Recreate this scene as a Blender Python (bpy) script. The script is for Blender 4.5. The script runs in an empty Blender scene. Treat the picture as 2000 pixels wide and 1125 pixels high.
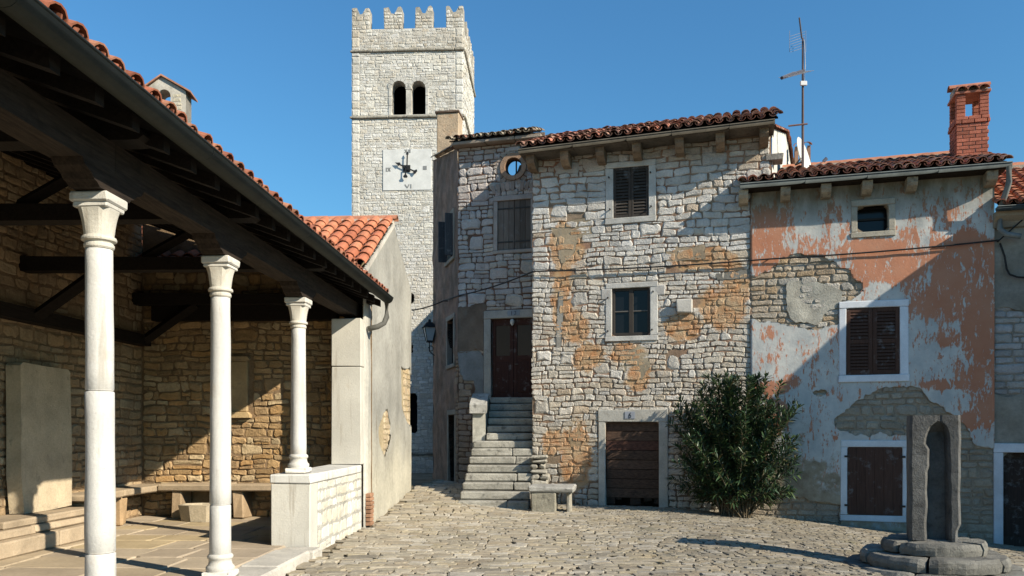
import bpy, math, random
from mathutils import Vector, Matrix, noise

# ------------------------------------------------------------------ camera, light, exposure
F, CX, HY, EYE = 1570.0, 1000.0, 838.0, 1.6          # calibrated from the photograph (pixels of 2000 wide)
SC = bpy.context.scene
cam = bpy.data.cameras.new('camera'); cam_o = bpy.data.objects.new('camera', cam)
SC.collection.objects.link(cam_o)
cam_o.location = (0, 0, EYE); cam_o.rotation_euler = (math.radians(90), 0, 0)
cam.sensor_width = 36; cam.lens = 36 * F / 2000; cam.shift_y = (HY - 562.5) / 2000
cam.clip_start = 0.1; cam.clip_end = 2000
SC.camera = cam_o
SUN = Vector((0.82, -0.57, 0.585)).normalized()      # towards the sun
EL, AZ = math.asin(SUN.z), math.atan2(SUN.x, SUN.y)
world = bpy.data.worlds.new('World'); SC.world = world; world.use_nodes = True
nt = world.node_tree; nt.nodes.clear()
sky = nt.nodes.new('ShaderNodeTexSky'); sky.sky_type = 'NISHITA'; sky.sun_disc = False
sky.sun_elevation = EL; sky.sun_rotation = AZ
sky.altitude = 0; sky.air_density = 1.6; sky.dust_density = 0.0; sky.ozone_density = 10.0
bg = nt.nodes.new('ShaderNodeBackground'); bg.inputs[1].default_value = 0.092
wo = nt.nodes.new('ShaderNodeOutputWorld')
tintn = nt.nodes.new('ShaderNodeMix'); tintn.data_type = 'RGBA'; tintn.blend_type = 'MULTIPLY'; tintn.inputs[0].default_value = 1.0
tintn.inputs[7].default_value = (0.76, 1.06, 1.08, 1)
nt.links.new(sky.outputs[0], tintn.inputs[6]); nt.links.new(tintn.outputs[2], bg.inputs[0]); nt.links.new(bg.outputs[0], wo.inputs[0])
sun = bpy.data.lights.new('sun', 'SUN'); sun.energy = 5.0; sun.angle = math.radians(0.53); sun.color = (1, 0.91, 0.75)
sun_o = bpy.data.objects.new('sun', sun); SC.collection.objects.link(sun_o)
sun_o.rotation_euler = (-SUN).to_track_quat('-Z', 'Y').to_euler(); sun_o.location = (20, -20, 30)
SC.view_settings.view_transform = 'Standard'; SC.view_settings.look = 'None'
SC.view_settings.exposure = 0.58; SC.view_settings.gamma = 1.0
SC.cycles.max_bounces = 4; SC.cycles.diffuse_bounces = 1

# ------------------------------------------------------------------ helpers
COL = SC.collection
WLOC = {}
def V(*a): return Vector(a)
def lerp(a, b, t): return a + (b - a) * t
def mixc(a, b, t): return tuple(a[i] + (b[i] - a[i]) * t for i in range(3))
def jc(c, r, a, b, k=1.0):
    f = r.uniform(a, b) * k; return tuple(q * f for q in c)
def clamp(x, a=0.0, b=1.0): return a if x < a else b if x > b else x
def sm(a, b, x):
    t = clamp((x - a) / (b - a)); return t * t * (3 - 2 * t)
def nz(x, y, z=0.0): return noise.noise(Vector((x, y, z)))

def root(name, label, cat, loc=(0, 0, 0), group=None):
    o = bpy.data.objects.new(name, None); COL.objects.link(o); o.empty_display_size = 0.2
    o.location = loc; o['label'] = label; o['category'] = cat
    if group: o['group'] = group
    WLOC[o.name] = Vector(loc)
    return o
def tag(o, label, cat, group=None):
    o['label'] = label; o['category'] = cat
    if group: o['group'] = group
    return o

class MB:
    def __init__(s): s.v = []; s.f = []; s.c = []
    def add(s, verts, faces, col=(0.5, 0.5, 0.5)):
        b = len(s.v); s.v.extend(verts); s.f.extend([tuple(i + b for i in f) for f in faces])
        if col and isinstance(col[0], (tuple, list)): s.c.extend(col)
        else: s.c.extend([tuple(col)] * len(verts))
        return s
    def box(s, T, a0, a1, b0, b1, c0, c1, col=(0.5, 0.5, 0.5), ch=0.0, jit=0.0, rng=None):
        """chamfered box in the frame T(u, d, z)"""
        if ch <= 0:
            vs = [T(x, y, z) for x in (a0, a1) for y in (b0, b1) for z in (c0, c1)]
            return s.add(vs, [(0, 1, 3, 2), (4, 6, 7, 5), (0, 4, 5, 1), (2, 3, 7, 6), (0, 2, 6, 4), (1, 5, 7, 3)], col)
        ch = min(ch, abs(a1 - a0) * .4, abs(b1 - b0) * .4, abs(c1 - c0) * .4)
        A, B, C = (a0, a1), (b0, b1), (c0, c1)
        vs = []; idx = {}
        r = rng or random
        for i in (0, 1):
            for j in (0, 1):
                for k in (0, 1):
                    si, sj, sk = ch * (1 - 2 * i), ch * (1 - 2 * j), ch * (1 - 2 * k)
                    if a1 < a0: si = -si
                    if b1 < b0: sj = -sj
                    if c1 < c0: sk = -sk
                    jx = [r.uniform(-jit, jit) for _ in range(3)]
                    x, y, z = A[i] + jx[0], B[j] + jx[1], C[k] + jx[2]
                    idx[i, j, k] = len(vs)
                    vs += [T(x, y + sj, z + sk), T(x + si, y, z + sk), T(x + si, y + sj, z)]
        I = lambda i, j, k, a: idx[i, j, k] + a
        fs = []
        for i in (0, 1): fs.append((I(i, 0, 0, 0), I(i, 1, 0, 0), I(i, 1, 1, 0), I(i, 0, 1, 0)))
        for j in (0, 1): fs.append((I(0, j, 0, 1), I(1, j, 0, 1), I(1, j, 1, 1), I(0, j, 1, 1)))
        for k in (0, 1): fs.append((I(0, 0, k, 2), I(1, 0, k, 2), I(1, 1, k, 2), I(0, 1, k, 2)))
        for i in (0, 1):
            for j in (0, 1): fs.append((I(i, j, 0, 0), I(i, j, 1, 0), I(i, j, 1, 1), I(i, j, 0, 1)))
            for k in (0, 1): fs.append((I(i, 0, k, 0), I(i, 1, k, 0), I(i, 1, k, 2), I(i, 0, k, 2)))
        for j in (0, 1):
            for k in (0, 1): fs.append((I(0, j, k, 1), I(1, j, k, 1), I(1, j, k, 2), I(0, j, k, 2)))
        for key in idx: fs.append((idx[key], idx[key] + 1, idx[key] + 2))
        return s.add(vs, fs, col)
    def lathe(s, T, prof, seg=28, col=(0.6, 0.6, 0.6), wob=0.0, seed=0.0):
        vs = []; fs = []; n = len(prof)
        for i, (r, z) in enumerate(prof):
            for k in range(seg):
                a = 2 * math.pi * k / seg
                rr = r * (1 + wob * nz(math.cos(a) * 1.5 + seed, math.sin(a) * 1.5, z * 2.5))
                vs.append(T(rr * math.cos(a), rr * math.sin(a), z))
        for i in range(n - 1):
            for k in range(seg):
                k2 = (k + 1) % seg
                fs.append((i * seg + k, i * seg + k2, (i + 1) * seg + k2, (i + 1) * seg + k))
        fs.append(tuple(range(seg))); fs.append(tuple((n - 1) * seg + k for k in range(seg)))
        return s.add(vs, fs, col)
    def tube(s, pts, r, seg=8, col=(0.1, 0.1, 0.1), cap=True):
        pts = [Vector(p) for p in pts]; n = len(pts); vs = []; fs = []
        up = Vector((0, 0, 1))
        for i, p in enumerate(pts):
            d = (pts[min(i + 1, n - 1)] - pts[max(i - 1, 0)]).normalized()
            a = d.cross(up)
            if a.length < 0.05: a = d.cross(Vector((1, 0, 0)))
            a.normalize(); b = d.cross(a)
            rr = r[i] if isinstance(r, (list, tuple)) else r
            for k in range(seg):
                t = 2 * math.pi * k / seg
                vs.append(p + (a * math.cos(t) + b * math.sin(t)) * rr)
        for i in range(n - 1):
            for k in range(seg):
                k2 = (k + 1) % seg
                fs.append((i * seg + k, i * seg + k2, (i + 1) * seg + k2, (i + 1) * seg + k))
        if cap: fs += [tuple(range(seg)), tuple((n - 1) * seg + k for k in range(seg))]
        return s.add(vs, fs, col)
    def prism(s, T, poly, b0, b1, col=(0.5, 0.5, 0.5)):
        """polygon in (u, z) extruded along d from b0 to b1"""
        n = len(poly)
        vs = [T(u, b0, z) for u, z in poly] + [T(u, b1, z) for u, z in poly]
        fs = [tuple(range(n)), tuple(range(2 * n - 1, n - 1, -1))] + [(i, (i + 1) % n, n + (i + 1) % n, n + i) for i in range(n)]
        return s.add(vs, fs, col)
    def build(s, name, m, parent=None, smooth=False, kind=None, label=None):
        me = bpy.data.meshes.new(name)
        lo = Vector((min(p[0] for p in s.v), min(p[1] for p in s.v), min(p[2] for p in s.v)))
        hi = Vector((max(p[0] for p in s.v), max(p[1] for p in s.v), max(p[2] for p in s.v)))
        c = (lo + hi) / 2; c.z = lo.z
        me.from_pydata([(p[0] - c.x, p[1] - c.y, p[2] - c.z) for p in s.v], [], s.f)
        at = me.color_attributes.new('Col', 'FLOAT_COLOR', 'POINT')
        buf = []
        for q in s.c: buf += [q[0], q[1], q[2], q[3] if len(q) > 3 else 0.0]
        at.data.foreach_set('color', buf)
        if smooth:
            me.polygons.foreach_set('use_smooth', [len(f) <= 4 for f in s.f])
        me.materials.append(M[m])
        o = bpy.data.objects.new(name, me); COL.objects.link(o)
        if parent is not None:
            o.parent = parent; o.location = c - WLOC[parent.name]
        else: o.location = c
        WLOC[o.name] = c
        if kind: o['kind'] = kind
        if label: o['label'] = label
        return o

class Wall:
    """a vertical plane: u runs along it, d stands out of it towards the viewer, z up"""
    def __init__(s, ox, oy, deg, sgn=1):
        a = math.radians(deg); s.o = Vector((ox, oy)); s.e = Vector((math.cos(a), math.sin(a)))
        s.n = Vector((math.sin(a), -math.cos(a))) * sgn
    def T(s, u, d, z):
        p = s.o + s.e * u + s.n * d; return Vector((p.x, p.y, z))
    def pix(s, px, py, d=0.0):
        tx, tz = (px - CX) / F, (HY - py) / F
        r = Vector((tx, 1.0)); o = s.o + s.n * d
        Y = o.dot(s.n) / r.dot(s.n)
        return ((r * Y - o).dot(s.e), EYE + tz * Y)
    def poly(s, pts, d=0.0): return [s.pix(x, y, d) for x, y in pts]
    def rect(s, x0, y0, x1, y1, d=0.0):
        a, b = s.pix(x0, y0, d), s.pix(x1, y1, d); c, e = s.pix(x0, y1, d), s.pix(x1, y0, d)
        return ((a[0] + c[0]) / 2, (b[0] + e[0]) / 2, (c[1] + b[1]) / 2, (a[1] + e[1]) / 2)
def world_T(x, y, z): return Vector((x, y, z))

def sdpoly(P, x, y):
    """signed distance to a polygon, positive inside"""
    d = 1e9; ins = False; n = len(P); j = n - 1
    for i in range(n):
        xi, yi = P[i]; xj, yj = P[j]
        ex, ey = xj - xi, yj - yi; wx, wy = x - xi, y - yi
        t = clamp((wx * ex + wy * ey) / (ex * ex + ey * ey + 1e-12))
        dx, dy = wx - ex * t, wy - ey * t
        d = min(d, dx * dx + dy * dy)
        if (yi > y) != (yj > y) and x < (xj - xi) * (y - yi) / (yj - yi) + xi: ins = not ins
        j = i
    d = math.sqrt(d); return d if ins else -d
def sdrect(R, x, y): return min(x - R[0], R[1] - x, y - R[2], R[3] - y)

def sheet(T, u0, u1, z0, z1, res, field, d, thick, colfn, relief=0.0):
    """a plaster or mortar layer: grid cells clipped where field(u, z) turns negative, with a real broken edge"""
    nu, nv = max(1, int((u1 - u0) / res)), max(1, int((z1 - z0) / res))
    mb = MB(); fv = {}; vid = {}; eid = {}
    U = lambda i: lerp(u0, u1, i / nu); Z = lambda j: lerp(z0, z1, j / nv)
    if field is None: field = lambda u, z: 1.0
    for i in range(nu + 1):
        for j in range(nv + 1): fv[i, j] = field(U(i), Z(j))
    def dd(u, z): return d + (relief * nz(u * 2.1, z * 2.1, d * 9) if relief else 0)
    def vert(u, z, key, store):
        if key not in store:
            store[key] = len(mb.v); mb.v.append(T(u, dd(u, z), z)); mb.c.append(colfn(u, z))
        return store[key]
    segs = []
    for i in range(nu):
        for j in range(nv):
            cs = [(i, j), (i + 1, j), (i + 1, j + 1), (i, j + 1)]
            vals = [fv[c] for c in cs]
            if max(vals) <= 0: continue
            poly = []; cross = []
            for k in range(4):
                a, b = cs[k], cs[(k + 1) % 4]; va, vb = vals[k], vals[(k + 1) % 4]
                if va > 0: poly.append(vert(U(a[0]), Z(a[1]), a, vid))
                if (va > 0) != (vb > 0):
                    t = va / (va - vb); key = (a, b) if a < b else (b, a)
                    q = vert(lerp(U(a[0]), U(b[0]), t), lerp(Z(a[1]), Z(b[1]), t), key, eid)
                    poly.append(q); cross.append((q, lerp(U(a[0]), U(b[0]), t), lerp(Z(a[1]), Z(b[1]), t)))
            if len(poly) >= 3: mb.f.append(tuple(poly))
            if len(cross) == 2: segs.append(cross)
    if thick:
        bk = {}
        def back(c):
            if c[0] not in bk:
                bk[c[0]] = len(mb.v); mb.v.append(T(c[1], d - thick, c[2])); mb.c.append(mb.c[c[0]])
            return bk[c[0]]
        for a, b in segs: mb.f.append((a[0], b[0], back(b), back(a)))
    return mb

def lay(rng, u0, u1, z0, z1, ops=(), h=(.09, .2), w=(.16, .48), split=.22, keep=None, big=0):
    """coursed rubble: rectangles (u0, u1, z0, z1) that fill the wall round its openings"""
    out = []; ops = list(ops)
    for _ in range(big * 6):                                # through stones that rise over two courses
        if big <= 0: break
        bw, bh = rng.uniform(.8, 1.15) * w[1], rng.uniform(1.15, 1.7) * h[1]
        if bw > u1 - u0 or bh > z1 - z0: break
        x, y = rng.uniform(u0, u1 - bw), rng.uniform(z0, z1 - bh); R = (x, x + bw, y, y + bh)
        if any(o[0] < R[1] + .04 and o[1] > R[0] - .04 and o[2] < R[3] + .04 and o[3] > R[2] - .04 for o in ops): continue
        ops.append(R); out.append(R); big -= 1
    def fill(a, b, za, zb):
        x = a
        while x < b - 1e-4:
            ww = rng.uniform(*w) * (0.75 + 0.5 * rng.random() ** 2)
            if (zb - za) > h[1] * .85: ww *= 1.1
            if b - x - ww < w[0] * .8: ww = b - x if b - x < w[1] * 1.3 else (b - x) / 2
            if zb - za > 2 * h[0] * .75 and rng.random() < split:
                zm = lerp(za, zb, rng.uniform(.38, .62)); xm = x + ww * rng.uniform(.35, .65)
                if rng.random() < .5: out.append((x, x + ww, za, zm))
                else: out.extend([(x, xm, za, zm), (xm, x + ww, za, zm)])
                out.append((x, x + ww, zm, zb))
            else: out.append((x, x + ww, za, zb))
            x += ww
    z = z0
    while z < z1 - 1e-4:
        hh = lerp(h[0], h[1], rng.random() ** 1.3)
        if z1 - z - hh < h[0] * .8: hh = z1 - z
        zt = z + hh
        xs = sorted({u0, u1} | {x for o in ops if o[2] < zt and o[3] > z for x in o[:2] if u0 < x < u1})
        for a, b in zip(xs, xs[1:]):
            if b - a < .02: continue
            m = (a + b) / 2; free = [(z, zt)]
            for o in ops:
                if o[0] < m < o[1]:
                    nf = []
                    for p, q in free:
                        if o[3] <= p or o[2] >= q: nf.append((p, q)); continue
                        if o[2] - p > .035: nf.append((p, o[2]))
                        if q - o[3] > .035: nf.append((o[3], q))
                    free = nf
            for p, q in free: fill(a, b, p, q)
        z = zt
    if keep: out = [r for r in out if keep((r[0] + r[1]) / 2, (r[2] + r[3]) / 2)]
    return out

def wobble(a, s):
    return lambda u, z: (u + a * nz(u * s, z * s, 3.3), z + a * nz(u * s, z * s, 7.7))
def piece(T, R, rng, gap=.022, dep=.02, var=.006, rough=.10, col=(.5, .5, .5), wob=None, inset=.16, back=-.03, cut=(.1, .3), crown=.0, stain=None):
    """one stone with its own worn outline, sides, bevel and uneven face (50 triangles)"""
    u0, u1, z0, z1 = R; g = gap / 2
    u0 += g; u1 -= g; z0 += g; z1 -= g
    if u1 - u0 < .02 or z1 - z0 < .012: return None
    w, h = u1 - u0, z1 - z0; m = min(w, h)
    c = [m * rng.uniform(*cut) for _ in range(4)]
    um, ub = lerp(u0, u1, rng.uniform(.35, .65)), lerp(u0, u1, rng.uniform(.35, .65))
    P = [(u0 + c[0], z0), (um, z0), (u1 - c[1], z0), (u1, z0 + c[1]), (u1, z1 - c[2]), (u1 - c[2], z1), (ub, z1), (u0 + c[3], z1), (u0, z1 - c[3]), (u0, z0 + c[0])]
    j = rough * m * .5
    P = [(x + rng.uniform(-j, j), y + rng.uniform(-j, j)) for x, y in P]
    cx, cy = (u0 + u1) / 2, (z0 + z1) / 2; n = len(P)
    D = dep + rng.uniform(-var, var); i_ = inset * m
    vs = []
    tilt_u, tilt_z = rng.uniform(-var, var) * .8, rng.uniform(-var, var) * .8
    def pt(x, y, d):
        if wob: x, y = wob(x, y)
        return T(x, d, y)
    for x, y in P: vs.append(pt(x, y, back))
    for x, y in P: vs.append(pt(x, y, back + (D - back) * .62))
    for x, y in P:
        dx, dy = cx - x, cy - y; l = math.hypot(dx, dy) + 1e-9; k = min(i_ / l * rng.uniform(.7, 1.5), .6)
        x, y = x + dx * k, y + dy * k
        vs.append(pt(x, y, D + rng.uniform(-var, var) * .7 + tilt_u * (x - cx) / w + tilt_z * (y - cy) / h))
    vs.append(pt(cx + rng.uniform(-.15, .15) * w, cy + rng.uniform(-.15, .15) * h, D + crown + rng.uniform(-var, var) * .7))
    fs = [(i, (i + 1) % n, n + (i + 1) % n, n + i) for i in range(n)]
    fs += [(n + i, n + (i + 1) % n, 2 * n + (i + 1) % n, 2 * n + i) for i in range(n)]
    fs += [(2 * n + i, 2 * n + (i + 1) % n, 3 * n) for i in range(n)]
    s = rng.uniform(.86, 1.0)
    cs = [tuple(q * .8 for q in col)] * n + [tuple(q * s for q in col)] * n + [jc(col, rng, .94, 1.05) for _ in range(n + 1)]
    if stain:
        src = P + P + P + [(cx, cy)]; cs = [(*c_, stain(*p_)) for c_, p_ in zip(cs, src)]
    return vs, fs, cs

def emit(pieces, parent, m, name, rest, limit=300, score=None, smooth=False):
    """the pieces that show largest become objects of their own, the remainder one part of kind stuff"""
    def sc(p):
        vs = p[0]
        if len(p) > 3: return p[3]
        c = sum(vs, Vector()) / len(vs)
        if c.y < 1: return -1
        px, py = CX + F * c.x / c.y, HY - F * (c.z - EYE) / c.y
        if not (-40 < px < 2040 and -40 < py < 1165): return 0
        lo = Vector((min(v.x for v in vs), min(v.y for v in vs), min(v.z for v in vs)))
        hi = Vector((max(v.x for v in vs), max(v.y for v in vs), max(v.z for v in vs)))
        return (hi - lo).length ** 2 / (c.y * c.y)
    pieces = [p for p in pieces if p]
    pieces.sort(key=sc, reverse=True)
    n = 0
    for p in pieces[:limit]:
        MB().add(*p[:3]).build(name, m, parent, smooth=smooth); n += 1
    if len(pieces) > limit:
        mb = MB()
        for p in pieces[limit:]: mb.add(*p[:3])
        mb.build(rest, m, parent, smooth=smooth, kind='stuff')

def tile(P, c, s, n, L, w, col, up=True, r0=1.0, r1=.82, lift=0.0, seg=6, th=.014):
    """a barrel roof tile: P the middle of its lower end, c across, s up the slope, n off the roof"""
    vs = []
    for e, (k, t) in enumerate(((r0, 0.0), (r1, L))):
        for q in (0, 1):
            for i in range(seg + 1):
                a = math.pi * i / seg
                r = w / 2 * k - th * q
                y = math.sin(a) * r * .82
                off = n * (y + lift * t / L) if up else n * (-y + w * .40 + lift * t / L)
                vs.append(P + c * (math.cos(a) * r) + off + s * t)
    m = seg + 1; fs = []
    for i in range(seg):
        fs += [(i, i + 1, 2 * m + i + 1, 2 * m + i), (m + i, m + i + 1, 3 * m + i + 1, 3 * m + i), (i, i + 1, m + i + 1, m + i), (2 * m + i, 2 * m + i + 1, 3 * m + i + 1, 3 * m + i)]
    for i in (0, seg): fs.append((i, 2 * m + i, 3 * m + i, m + i))
    return vs, fs, [col] * len(vs)

def tiled_roof(rng, P0, c, s, ncol, nrow, pal, parent, dx=.2, dy=.34, w=.18, jit=.008, limit=300, deck='wood_dark', skip=None, deckdrop=-.004, first_off=0.0, name='roof_tile'):
    """covers and channels of barrel tiles on a deck; P0 = lower left corner of the eave"""
    c = c.normalized(); s = s.normalized(); n = c.cross(s).normalized()
    if n.z < 0: n = -n
    W_, H_ = ncol * dx, nrow * dy
    mb = MB(); q = [P0 - n * deckdrop + s * .05, P0 + c * W_ - n * deckdrop + s * .05, P0 + c * W_ + s * H_ - n * deckdrop, P0 + s * H_ - n * deckdrop]
    mb.add(q + [p - n * .03 for p in q], [(0, 1, 2, 3), (4, 5, 6, 7), (0, 1, 5, 4), (1, 2, 6, 5), (2, 3, 7, 6), (3, 0, 4, 7)], (.12, .08, .06))
    rf = mb.build('roof', deck, parent)
    ps = []
    for j in range(nrow):
        for i in range(ncol + 1):
            if skip and skip(i * dx, j * dy): continue
            J = lambda k=1.0: rng.uniform(-jit, jit) * k
            b = P0 + c * (i * dx + J()) + s * (j * dy + J(2.5)) + n * (J() * .5)
            cc = (c + s * J(4)).normalized(); ss = (s + c * J(3)).normalized()
            if i < ncol:
                ps.append(tile(b + c * dx * .5 + n * .012, cc, ss, n, dy * 1.2, w, pal(rng, i, j), False, r0=.86, r1=1.0, lift=.0) + (1.0 / (1 + j) - .001 * i / ncol - .1,))
            ps.append(tile(b + n * (.055 + J()), cc, ss, n, dy * 1.2, w * .98, pal(rng, i, j), True, lift=-.02) + (1.0 / (1 + j) - .001 * i / ncol,))
    emit(ps, rf, 'tile', name, 'upper_roof_tiles', limit)
    return rf

# ------------------------------------------------------------------ materials (all procedural)
M = {}
def nodes(name):
    m = bpy.data.materials.new(name); m.use_nodes = True; M[name] = m
    t = m.node_tree; t.nodes.clear()
    o = t.nodes.new('ShaderNodeOutputMaterial'); b = t.nodes.new('ShaderNodeBsdfPrincipled')
    t.links.new(b.outputs[0], o.inputs[0])
    b.inputs['Specular IOR Level'].default_value = 0.25
    return t, b
def N(t, kind, **kw):
    n = t.nodes.new('ShaderNode' + kind)
    for k, v in kw.items():
        if k in ('operation', 'blend_type', 'data_type', 'attribute_name', 'feature', 'noise_dimensions', 'distance', 'clamp_factor'): setattr(n, k, v)
    return n
def L(t, a, b): t.links.new(a, b)
def math_n(t, op, a, b=None, c=None):
    n = N(t, 'Math', operation=op)
    for i, x in enumerate((a, b, c)):
        if x is None: continue
        if isinstance(x, (int, float)): n.inputs[i].default_value = x
        else: L(t, x, n.inputs[i])
    return n.outputs[0]
def pos(t, sx=1, sy=1, sz=1):
    g = t.nodes.new('ShaderNodeNewGeometry')
    if (sx, sy, sz) == (1, 1, 1): return g.outputs['Position']
    m = t.nodes.new('ShaderNodeVectorMath'); m.operation = 'MULTIPLY'; L(t, g.outputs['Position'], m.inputs[0]); m.inputs[1].default_value = (sx, sy, sz)
    return m.outputs[0]
def noise_n(t, scale, detail=5, rough=.6, vec=None, dist=0.0):
    n = t.nodes.new('ShaderNodeTexNoise'); n.inputs['Scale'].default_value = scale; n.inputs['Detail'].default_value = detail
    n.inputs['Roughness'].default_value = rough; n.inputs['Distortion'].default_value = dist
    L(t, vec if vec is not None else pos(t), n.inputs['Vector']); return n.outputs['Fac']
def remap(t, x, a, b, c, d, smooth=False):
    n = t.nodes.new('ShaderNodeMapRange'); L(t, x, n.inputs['Value'])
    if smooth: n.interpolation_type = 'SMOOTHSTEP'
    for k, v in zip(('From Min', 'From Max', 'To Min', 'To Max'), (a, b, c, d)): n.inputs[k].default_value = v
    return n.outputs[0]
def mix_n(t, f, a, b, blend='MIX'):
    n = t.nodes.new('ShaderNodeMix'); n.data_type = 'RGBA'; n.blend_type = blend
    for i, x in ((0, f), (6, a), (7, b)):
        if isinstance(x, (int, float)): n.inputs[i].default_value = x
        elif isinstance(x, tuple): n.inputs[i].default_value = (*x[:3], 1)
        else: L(t, x, n.inputs[i])
    return n.outputs[2]
def grey(t, x):
    n = t.nodes.new('ShaderNodeCombineColor')
    for i in range(3): L(t, x, n.inputs[i])
    return n.outputs[0]
def attr(t, name='Col'):
    n = t.nodes.new('ShaderNodeAttribute'); n.attribute_name = name; return n
def bump(t, b, h, strength, dist):
    n = t.nodes.new('ShaderNodeBump'); n.inputs['Strength'].default_value = strength; n.inputs['Distance'].default_value = dist
    L(t, h, n.inputs['Height']); L(t, n.outputs[0], b.inputs['Normal'])

def mat_attr(name, rough=.9, n1=(2.5, .78, 1.18), n2=(28, .86, 1.12), dark=None, bmp=(16, .5, .02), tint=None, spec=.2, moss=None, stain=False, streak=None):
    """colour from the piece's own attribute, varied by world-space noise"""
    t, b = nodes(name); a = attr(t)
    x = mix_n(t, 1.0, a.outputs['Color'], grey(t, remap(t, noise_n(t, n1[0], 5), .3, .7, n1[1], n1[2])), 'MULTIPLY')
    x = mix_n(t, 1.0, x, grey(t, remap(t, noise_n(t, n2[0], 6, .7), .3, .7, n2[1], n2[2])), 'MULTIPLY')
    if tint: x = mix_n(t, remap(t, noise_n(t, tint[0], 6, .65), tint[1], tint[1] + .14, 0, tint[2], True), x, tint[3])
    if dark: x = mix_n(t, remap(t, noise_n(t, dark[0], 7, .7), dark[1], dark[1] + .12, 0, dark[2], True), x, dark[3])
    if moss: x = mix_n(t, remap(t, noise_n(t, moss[0], 7, .7), moss[1], moss[1] + .15, 0, moss[2], True), x, moss[3])
    if stain:
        sf = math_n(t, 'ADD', math_n(t, 'MULTIPLY', noise_n(t, 3.2, 8, .68), .65), math_n(t, 'MULTIPLY', noise_n(t, 17, 5, .65), .35))
        sf = remap(t, math_n(t, 'ADD', sf, math_n(t, 'MULTIPLY', math_n(t, 'SUBTRACT', a.outputs['Alpha'], .5), .5)), .46, .62, 0, .85, True)
        x = mix_n(t, math_n(t, 'MULTIPLY', sf, remap(t, a.outputs['Alpha'], .02, .12, 0, 1)), x, mix_n(t, remap(t, noise_n(t, 4.5, 5), .35, .65, 0, 1), (.46, .215, .085), (.48, .34, .20)))
    if streak: x = mix_n(t, remap(t, noise_n(t, 1.0, 6, .65, pos(t, streak[0], streak[0], streak[1])), streak[2], streak[2] + .16, 0, streak[3], True), x, streak[4])
    L(t, x, b.inputs['Base Color']); b.inputs['Roughness'].default_value = rough; b.inputs['Specular IOR Level'].default_value = spec
    h = math_n(t, 'ADD', noise_n(t, bmp[0], 8, .65), math_n(t, 'MULTIPLY', noise_n(t, bmp[0] * 4, 4, .6), .35))
    bump(t, b, h, bmp[1], bmp[2])
    return t, b
mat_attr('stone', n1=(2.2, .8, 1.15), n2=(30, .82, 1.14), dark=(6.5, .61, .5, (.18, .155, .12)), bmp=(11, .9, .045), tint=(3.1, .60, .35, (.44, .30, .17)), stain=True, streak=(7, .9, .60, .4, (.27, .23, .18)))
mat_attr('tower_stone', n1=(1.2, .86, 1.12), n2=(22, .82, 1.14), dark=(5, .66, .45, (.24, .22, .19)), bmp=(12, .85, .035), tint=(1.1, .60, .35, (.5, .40, .26)), streak=(3.2, .28, .54, .38, (.36, .32, .26)))
mat_attr('warm_stone', n1=(2.2, .74, 1.2), n2=(26, .8, 1.15), dark=(5.5, .6, .5, (.12, .08, .045)), bmp=(12, .75, .03), tint=(2.6, .56, .4, (.42, .2, .07)))
mat_attr('mortar', n1=(3, .7, 1.25), n2=(34, .75, 1.2), dark=(4, .58, .5, (.1, .075, .05)), bmp=(26, .8, .02), stain=True)
mat_attr('column_stone', rough=.75, n1=(1.6, .86, 1.08), n2=(45, .92, 1.05), dark=(19, .62, .5, (.24, .215, .18)), bmp=(42, .5, .008), tint=(2.2, .60, .4, (.46, .33, .19)), streak=(11, .8, .53, .6, (.34, .295, .235)))
mat_attr('cut_stone', rough=.85, n1=(3, .78, 1.15), n2=(40, .84, 1.1), dark=(7, .58, .5, (.17, .15, .125)), bmp=(30, .6, .014), streak=(10, 1.2, .58, .4, (.26, .23, .19)))
mat_attr('weathered_stone', rough=.92, n1=(3.2, .7, 1.25), n2=(32, .75, 1.2), dark=(8, .54, .65, (.045, .043, .04)), bmp=(18, .8, .025), tint=(9, .66, .6, (.34, .30, .14)))
mat_attr('cobble', rough=.8, n1=(.9, .8, 1.15), n2=(24, .8, 1.15), dark=(4.5, .62, .5, (.13, .11, .08)), bmp=(20, .55, .015), tint=(1.4, .56, .45, (.36, .27, .16)), spec=.3, moss=(1.1, .58, .5, (.15, .15, .075)))
mat_attr('flag', rough=.75, n1=(1.2, .8, 1.15), n2=(20, .85, 1.1), dark=(3.5, .6, .4, (.2, .14, .08)), bmp=(22, .35, .01), spec=.3)
mat_attr('plaster', rough=.93, n1=(1.1, .74, 1.18), n2=(16, .82, 1.12), dark=(3.2, .57, .5, (.2, .19, .16)), bmp=(22, .6, .016), streak=(5, .5, .55, .4, (.23, .22, .19)))
mat_attr('tile', rough=.85, n1=(3.0, .72, 1.2), n2=(35, .8, 1.15), dark=(7, .60, .6, (.1, .075, .06)), bmp=(30, .4, .008), moss=(4, .66, .5, (.32, .28, .2)))
mat_attr('brick', rough=.88, n1=(5, .75, 1.2), n2=(40, .8, 1.15), bmp=(36, .5, .008))
mat_attr('paint', rough=.6, n1=(3, .85, 1.1), n2=(40, .92, 1.06), bmp=(30, .2, .005))
mat_attr('metal', rough=.7, n1=(4, .75, 1.2), n2=(30, .85, 1.1), bmp=(20, .15, .004), spec=.2)
mat_attr('iron', rough=.6, n1=(6, .8, 1.2), n2=(40, .8, 1.2), bmp=(40, .2, .004), spec=.4)
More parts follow.
